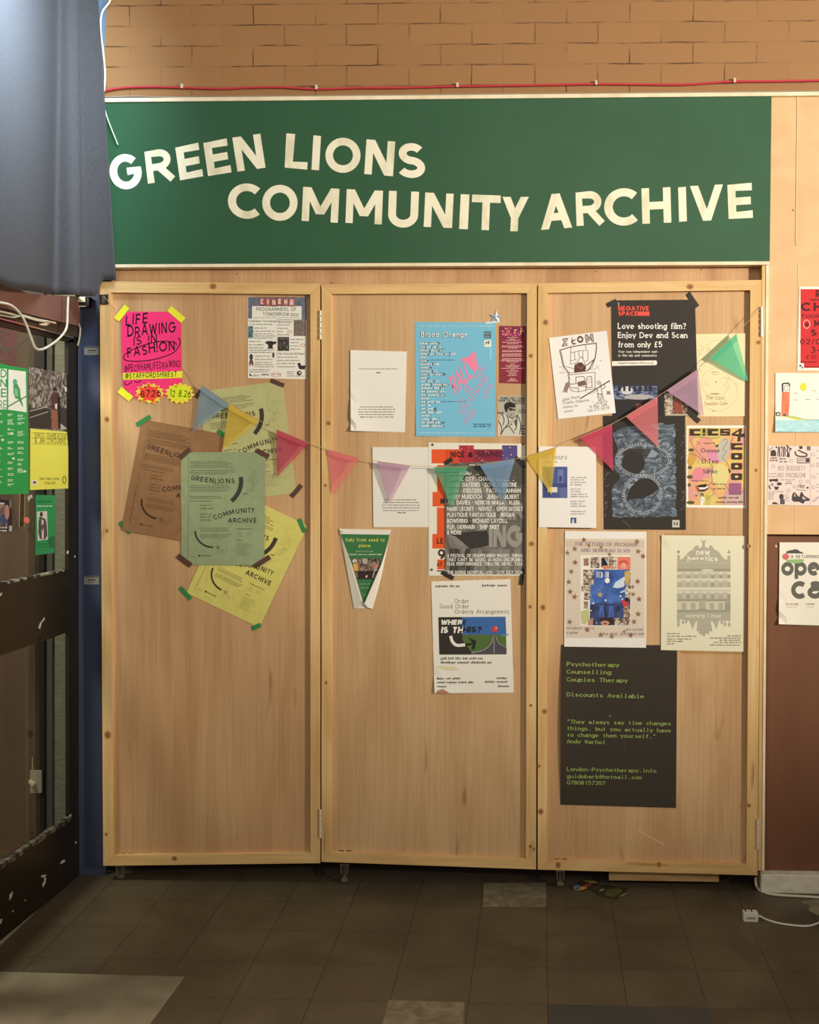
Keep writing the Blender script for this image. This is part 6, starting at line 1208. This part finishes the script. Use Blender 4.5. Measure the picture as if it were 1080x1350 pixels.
s.line([(590, 200), (600, 260), (660, 290), (780, 290), (790, 250), (720, 220), (640, 180)], 26, K1, 2, True); s.poly([(655, 110), (725, 110), (715, 160), (670, 165)], K1, 2); s.rect(795, 112, 860, 185, (120, 108, 106), 2); s.poly([(615, 320), (850, 310), (850, 410), (620, 415)], K2, 2); s.rect(640, 335, 770, 395, (226, 208, 202), 3); s.rect(775, 330, 845, 392, K1, 3); s.bars(650, 375, 760, 1, 9, 26, K1, 3, lo=1, tick=True, lv=4); s.line([(640, 412), (850, 408)], 10, K1, 3)
s.text('NO BUDGET?', 285, 548, 770, 90, K2, w=.2, gap=.12, lv=2); s.text('NO PROBLEM!', 285, 672, 770, 86, K2, w=.2, gap=.12, lv=2); s.text('NO BUDGET?', 292, 540, 762, 74, (228, 210, 202), w=.06, gap=.26, lv=3); s.text('NO PROBLEM!', 292, 664, 762, 70, (228, 210, 202), w=.06, gap=.26, lv=3)
for x0, y, x1, sd in ((150, 335, 270, 1), (135, 378, 280, 2), (305, 350, 460, 3), (312, 400, 445, 4)): s.bars(x0, y, x1, 1, 9, 30, K1, sd, lo=1, tick=True)
for x0, y, x1, n in ((120, 606, 270, 1), (330, 716, 640, 1), (430, 745, 540, 2), (400, 785, 570, 1), (110, 655, 280, 1), (110, 925, 390, 1), (110, 955, 230, 5)): s.bars(x0, y, x1, n, 26, 14, (130, 118, 116), y, lo=.8, tick=True)
s.poly([(120, 700), (280, 690), (285, 740), (240, 745), (200, 730), (140, 750)], K1, 2); s.ell(305, 782, 46, 28, K1, 2); s.poly([(120, 790), (160, 870), (140, 885), (112, 830)], K1, 2); s.poly([(210, 830), (300, 830), (280, 888), (230, 885)], K1, 2); s.ell(180, 795, 30, 30, K2, 2); s.text('FREE', 640, 850, 760, 60, K1, w=.16, y1=862); s.ell(810, 850, 20, 18, K1, 2); s.line([(610, 880), (785, 905)], 9, K1, 2)
s.ell(345, 1010, 40, 52, K1, 2); s.poly([(320, 1050), (400, 1050), (404, 1145), (320, 1148)], (96, 86, 86), 2); s.poly([(175, 1145), (190, 1110), (240, 1105), (300, 1145)], K1, 2); s.poly([(525, 1060), (540, 960), (575, 925), (610, 960), (660, 1020), (690, 930), (715, 925), (745, 990), (850, 1050), (840, 1085), (760, 1090), (740, 1135), (690, 1120), (660, 1100), (560, 1100)], K1, 2); s.poly([(570, 960), (585, 955), (600, 1010), (575, 1010)], (206, 188, 184), 3); s.poly([(715, 1000), (730, 1010), (790, 1050), (720, 1060)], (206, 188, 184), 3)
for x, y in ((470, 905), (440, 1000), (450, 1060), (580, 830), (690, 740), (810, 740), (520, 370), (200, 470), (910, 260), (905, 450), (920, 660), (910, 840)): s.arc(x, y, 30, 26, 0, 330, 9, K2, 2, 12)
for y in (200, 330, 420, 450, 480, 610, 800, 850, 920): s.bars(965, y, 1200, 1, 9, 14, K2, y, lo=.9, tick=True)
s.line([(900, 1100), (1010, 1010)], 40, (196, 176, 176), 2); s.done()

s = Sheet('open_call_poster', 'white open call poster with big grey letters, on the brown panel', 'poster', [(1028, 715), (1134, 715), (1133, 826), (1027, 823)], (236, 230, 214), U=UY(.044), off=.0014, curl=both(corner('bl', .012, .3), lambda u, v: .003 * (1 - u) ** 2))
s.local((1020, 710), (1080, 710), (1020, 830), 675, 1350)
GR2 = (104, 102, 94)
s.poly([(182, 220), (200, 188), (250, 172), (285, 170), (310, 158), (345, 160), (375, 175), (395, 195), (425, 198), (450, 222)], (86, 86, 80), 3)
s.text('open', 116, 548, 870, 300, GR2, w=.22, gap=.06, lv=2); s.text('call', 262, 892, 900, 390, GR2, w=.19, gap=.05, lv=2)
s.ell(180, 268, 52, 48, (214, 110, 104), 3, 8); s.poly([(180, 312), (455, 306), (450, 340), (380, 366), (300, 370), (210, 350)], (150, 186, 122), 5); s.rect(240, 235, 720, 300, (236, 230, 214), 4); s.text('A RETURNING', 258, 290, 690, 46, (80, 76, 70), w=.17, lv=5)
s.text('DEADLINE', 180, 988, 372, 30, (150, 144, 132), w=.16); s.text('THEME', 476, 988, 615, 30, (150, 144, 132), w=.16); s.bars(190, 1022, 365, 1, 9, 16, (222, 176, 156), 2, lo=1, tick=True); s.bars(495, 1022, 605, 1, 9, 16, (222, 176, 156), 3, lo=1, tick=True); s.done()

# ------------------------------------------------------------------ papers on the glass of the black partition
UG = UX(XL - .0075)
GRN = (52, 158, 78)
s = Sheet('bird_programme', 'tall green programme with a white panel and green bird, on the partition glass', 'poster', [(-48, 470), (36.5, 486.5), (38, 651), (-48, 653)], GRN, U=UG, off=.001)
s.local((0, 475), (100, 475), (0, 735), 519, 1350)
s.rect(-200, 58, 46, 336, (240, 240, 226), 1)
s.poly([(58, 62), (176, 78), (182, 356), (56, 338)], (240, 240, 226), 1)
s.text('D', 4, 118, 48, 56, GRN, w=.16, gap=0, serif=.08, lv=3); s.text('N', 2, 182, 46, 54, GRN, w=.14, gap=0, lv=3); s.text('E', 6, 252, 48, 58, GRN, w=.14, gap=0, lv=3); s.text('RE', -10, 330, 46, 56, GRN, w=.12, lv=3)
s.ell(103, 148, 15, 20, (110, 170, 120), 3); s.poly([(92, 165), (118, 160), (138, 200), (140, 245), (160, 316), (150, 312), (128, 268), (104, 258), (92, 220)], (76, 156, 92), 3); s.poly([(98, 190), (120, 200), (122, 250), (102, 240)], (140, 196, 142), 4); s.line([(52, 318), (110, 285), (182, 246)], 8, (70, 140, 82), 4)
for x0, x1, ys in ((-40, 22, (370, 395, 420, 470, 510, 545, 600, 650, 690, 740, 790, 830)), (52, 100, (372, 410, 430, 470, 500, 560, 600, 640, 700, 740, 780, 820, 850)), (120, 172, (378, 400, 430, 490, 510, 560, 600, 630, 680, 710, 745, 760))):
    for y in ys: s.bars(x0, y, x1, 2, 9, 5, (214, 234, 206), y + int(x0), lo=.45)
for x, y in ((18, 545), (80, 500), (92, 672), (170, 760)): s.ell(x, y, 11, 8, (226, 234, 214), 3, 8)
s.done()
bw = picture('tree_photo', [(.3, (52, 46, 42)), (.45, (92, 84, 76)), (.58, (150, 140, 128)), (.72, (206, 198, 184))], 34, (1, 1, 1), 2.0, 6, (2, 4, 1))
s = Sheet('tree_photograph', 'brownish photograph of a person under a leafless tree, above the yellow handbill', 'photograph', [(38, 483.5), (89.5, 492.5), (90, 568), (39, 566)], (120, 110, 100), U=UG, off=.0008, base=bw)
s.local((0, 475), (100, 475), (0, 735), 519, 1350)
s.poly([(200, 330), (300, 320), (350, 340), (350, 470), (205, 462)], (66, 58, 52), 1); s.poly([(400, 320), (466, 330), (464, 478), (410, 472)], (72, 64, 58), 1); s.line([(204, 348), (320, 318)], 5, (196, 188, 174), 2); s.line([(206, 392), (330, 352)], 5, (176, 168, 156), 2); s.poly([(412, 430), (462, 470), (412, 474)], (190, 180, 164), 2); s.poly([(440, 180), (466, 190), (466, 220), (446, 212)], (226, 222, 210), 2)
s.ell(376, 198, 13, 14, (60, 44, 40), 3); s.poly([(350, 240), (366, 214), (400, 222), (412, 260), (415, 470), (392, 474), (345, 460), (358, 360)], (92, 62, 58), 3); s.poly([(356, 340), (392, 340), (400, 474), (352, 462)], (150, 96, 76), 4); s.poly([(392, 240), (414, 260), (415, 470), (402, 470)], (50, 42, 40), 5); s.poly([(376, 300), (392, 296), (390, 334), (378, 330)], (226, 220, 208), 5); s.done()
YE = (232, 226, 92)
s = Sheet('yellow_handbill', 'bright yellow handbill with two title lines, taped under the tree photograph', 'handbill', [(40, 565), (90, 569.5), (90, 644), (39.5, 646)], YE, U=UG, off=.0014, curl=lambda u, v: .006 * u * math.sin(min(1, max(0, v)) * 3.1) + .004 * v * v)
s.local((0, 475), (100, 475), (0, 735), 519, 1350)
DY = (88, 84, 44)
s.text('EIKO ISHIBASHI', 240, 528, 452, 34, DY, w=.1, y1=538, up=(0, -1)); s.text("& JIM O'ROURKE", 240, 568, 452, 34, DY, w=.1, y1=572, up=(0, -1))
for y in (496, 532, 572): s.line([(216, y), (466, y + 6)], 3, (150, 146, 66), 2)
s.text('Union Chapel, London', 272, 818, 406, 18, DY, w=.12, up=(0, -1)); s.text('10 April 2026', 308, 848, 378, 18, DY, w=.12, up=(0, -1)); s.rect(216, 822, 258, 852, (236, 232, 214), 2); s.rect(226, 828, 248, 844, (110, 80, 70), 3); s.arc(440, 818, 11, 24, 0, 360, 5, DY, 3); s.done()
s = Sheet('green_handbill', 'small green handbill with a grey figure in a jacket, lowest on the partition glass', 'handbill', [(47, 652.5), (73.5, 653), (71.5, 729), (46.5, 732)], (54, 146, 86), U=UG, off=.001, curl=lambda u, v: .002 * math.sin(v * 6) * u)
s.local((0, 475), (100, 475), (0, 735), 519, 1350)
s.bars(255, 972, 360, 1, 9, 12, (40, 96, 58), 1, lo=1, tick=True); s.bars(252, 1002, 358, 1, 9, 7, (196, 214, 190), 2, lo=1); s.poly([(252, 1036), (322, 1032), (328, 1226), (258, 1236)], (214, 208, 192), 2)
s.ell(283, 1054, 10, 17, (60, 54, 48), 3); s.poly([(264, 1100), (280, 1072), (300, 1086), (318, 1104), (324, 1200), (310, 1224), (274, 1224), (262, 1180)], (84, 80, 74), 3); s.poly([(284, 1090), (298, 1094), (300, 1220), (286, 1220)], (206, 200, 186), 4); s.bars(252, 1262, 340, 2, 18, 10, (40, 110, 62), 3, lo=.8, tick=True); s.poly([(330, 1220), (362, 1200), (360, 1280), (336, 1284)], (46, 112, 66), 2); s.done()
s = Sheet('dark_flyer', 'dark flyer with white footer at the left edge of the partition glass', 'flyer', [(-40, 655), (15.5, 659.5), (16, 699), (-40, 708)], (52, 46, 48), U=UG, off=.001)
s.local((0, 475), (100, 475), (0, 735), 519, 1350)
s.rect(-150, 985, 52, 1140, picture('dark_flyer_photo', [(.35, (60, 50, 52)), (.5, (116, 92, 88)), (.7, (190, 160, 150))], 40, loc=(2, 9, 1)), 1); s.ell(25, 1090, 30, 30, (74, 84, 120), 2); s.ell(48, 1040, 16, 50, (186, 136, 116), 2); s.rect(64, 958, 80, 1010, (120, 116, 116), 2); s.rect(62, 1132, 82, 1170, (186, 182, 176), 2); s.rect(-100, 975, 30, 985, (214, 210, 204), 3); s.bars(-60, 1150, 50, 2, 20, 8, (226, 222, 214), 2, lo=.9); s.done()
tp = MB(); tp.slabx([(27, 651), (33.5, 652), (31.5, 695), (26.5, 694)], XL - .0068, .0006, glass('old_clear_tape', (206, 198, 160)))
for x, y in ((29.5, 665), (29.5, 675), (29, 690)): tp.slabx([(x - 1, y), (x + 1, y), (x + 1, y + 2.5), (x - 1, y + 2.5)], XL - .0062, .0006, mat('tape_fleck', (60, 52, 42)))
for e in ((26.5, 651, 694), (33, 652, 695)): tp.slabx([(e[0] - .4, e[1]), (e[0] + .4, e[1]), (e[0] - .6, e[2]), (e[0] - 1.4, e[2])], XL - .0062, .0006, mat('tape_edge', (150, 140, 110), .5))
tag(tp.build('old_tape', fix=True), 'strip of old clear tape on the glass left of the small green handbill', 'tape')
pb = MB(); pts = [(35.5 + 3.6 * math.cos(t), 686 + 4.2 * math.sin(t)) for t in [2 * math.pi * i / 16 for i in range(16)]]; pb.slabx(pts, XL - .005, .002, mat('pink_sticker', (226, 124, 108), .6)); tag(pb.build('pink_sticker'), 'round salmon pink sticker at the foot of the old tape', 'sticker')

# ------------------------------------------------------------------ leaflets dropped on the floor
def floor_leaflet(label, pts, col, bits):
    mb = MB(); A = [PZ(x, y, .0035) for x, y in pts]; mb.prism(A, [v - Vector((0, 0, .003)) for v in A], ink(col))
    for i, (q, c) in enumerate(bits): mb.poly([PZ(x, y, .0037 + i * .00004) for x, y in q], ink(c))
    tag(mb.build('dropped_leaflet'), label, 'leaflet', 'leaflets dropped under the right door')
floor_leaflet('leaflet with blue, orange and red discs on the floor under the right door', [(750, 1170), (768, 1160), (788, 1161), (790, 1166), (768, 1175)], (66, 52, 40),
    [([(755, 1169.5), (758, 1166.5), (763, 1166), (765, 1168.5), (763, 1171.5), (757, 1172)], (104, 124, 156)), ([(763, 1172), (766, 1168.5), (773, 1168), (774, 1171), (768, 1173.5)], (206, 144, 72)), ([(770, 1168), (774, 1165), (780, 1165), (778, 1169)], (178, 78, 56)), ([(768, 1160.5), (786, 1161.5), (788, 1164), (780, 1164.5)], (176, 134, 78)), ([(757, 1172.3), (767, 1174), (765, 1174.6), (758, 1173.4)], (176, 176, 84))])
floor_leaflet('dark olive leaflet lying flat to the right of the disc leaflet', [(778, 1172), (796, 1166), (829, 1171), (812, 1185), (790, 1180)], (58, 52, 34),
    [([(800, 1173), (816, 1170), (822, 1175), (808, 1183), (798, 1180)], (84, 84, 44)), ([(790, 1173), (796, 1171.5), (797, 1173.5), (791, 1175)], (150, 140, 120)), ([(817, 1181), (825, 1177), (826, 1179), (818, 1182.5)], (140, 126, 108)), ([(781, 1170.5), (792, 1168), (790, 1171), (782, 1173)], (72, 78, 52))])

# ------------------------------------------------------------------ bunting across the three doors
bt = empty('bunting', P(566, 620, -.012), 'string of twelve pastel cloth pennants swagged across the three doors', 'bunting')
CY = -.006
SY = {'blue': (152, 176, 196), 'yellow': (236, 204, 92), 'magenta': (216, 92, 118), 'salmon': (244, 142, 146), 'lilac': (210, 172, 196), 'green': (112, 192, 148), 'sky': (150, 184, 216), 'mint': (104, 206, 166), 'rose': (226, 92, 122)}
FL = [('blue', (265.5, 507), (302.5, 533), (254, 570)), ('yellow', (302.5, 532), (342.5, 554.5), (293, 595)), ('magenta', (364.5, 566), (407.5, 584), (365, 629.5)), ('salmon', (432, 592.5), (473, 604), (439, 653)), ('lilac', (497, 608), (541, 614), (514, 664)), ('green', (572.5, 615.5), (617, 615), (595.5, 670)),
      ('sky', (632.5, 613), (679, 605), (663, 663)), ('yellow', (693.5, 602), (734, 589.5), (727, 652.5)), ('rose', (764.5, 577), (807, 559), (809, 621)), ('salmon', (825, 549), (867, 523), (868.5, 590)), ('lilac', (879, 515), (920.5, 487), (928.5, 548.5)), ('mint', (936, 472), (971, 440), (987.5, 504))]
def pennant(colname, a, b, c, k):
    fm = _mats.get('cloth_' + colname) or _mats.setdefault('cloth_' + colname, fabric('cloth_' + colname, SY[colname]))
    mb = MB(); n = 8; idx = {}; rr = random.Random(k)
    ph = rr.uniform(0, 6)
    def pt(i, j):                                                  # i along hem, j towards the tip
        t = j / n; u = (i / (n - j)) if j < n else .5
        x = (a[0] * (1 - u) + b[0] * u) * (1 - t) + c[0] * t; y = (a[1] * (1 - u) + b[1] * u) * (1 - t) + c[1] * t
        z = .004 * math.sin(u * 3 + ph) * t - (0 if k in (3, 7) else .013 * t)
        if k in (3, 7): z = abs(z)
        return P(x, y, CY - z)
    i0 = mb.mi(fm)
    for j in range(n + 1):
        for i in range(n - j + 1): idx[i, j] = len(mb.v); mb.v.append(pt(i, j))
    for j in range(n):
        for i in range(n - j):
            mb.f.append((idx[i, j], idx[i, j + 1], idx[i + 1, j])); mb.m.append(i0)
            if i + 1 <= n - j - 1: mb.f.append((idx[i + 1, j], idx[i, j + 1], idx[i + 1, j + 1])); mb.m.append(i0)
    # the folded hem over the string: a second layer in front
    L2 = math.dist(a, b); nx, ny = (c[0] - (a[0] + b[0]) / 2), (c[1] - (a[1] + b[1]) / 2); h = .13
    a2 = (a[0] + (c[0] - a[0]) * h, a[1] + (c[1] - a[1]) * h); b2 = (b[0] + (c[0] - b[0]) * h, b[1] + (c[1] - b[1]) * h)
    q = [P(*p, CY - .0035) for p in (a, a2, b2, b)]; mb.poly(q, fm)
    mb.poly([P(*a, CY - .0035), P(*b, CY - .0035), P(*b, CY), P(*a, CY)], fm)
    mb.build('pennant', bt)['label'] = colname + ' pennant'
for k, f in enumerate(FL): pennant(*f, k)
path = [(136, 390), (147.8, 403), (151, 407), (200, 455), (243, 488.5)]
for f in FL: path += [f[1], f[2]]
path += [(990, 420), (1004, 405)]
sm_ = MB(); th = mat('bunting_string', (196, 172, 130), .8)
pd = {0: -.009, 1: -.0015, 2: PANEL - .0010, 3: PANEL - .0010, 4: PANEL - .0012, len(path) - 2: CY - .004, len(path) - 1: -.012}
pp = [P(x, y, pd.get(i, CY - .0042)) for i, (x, y) in enumerate(path)]
sm_.tube(pp, .0009, th, 6, False); sm_.build('string', bt)
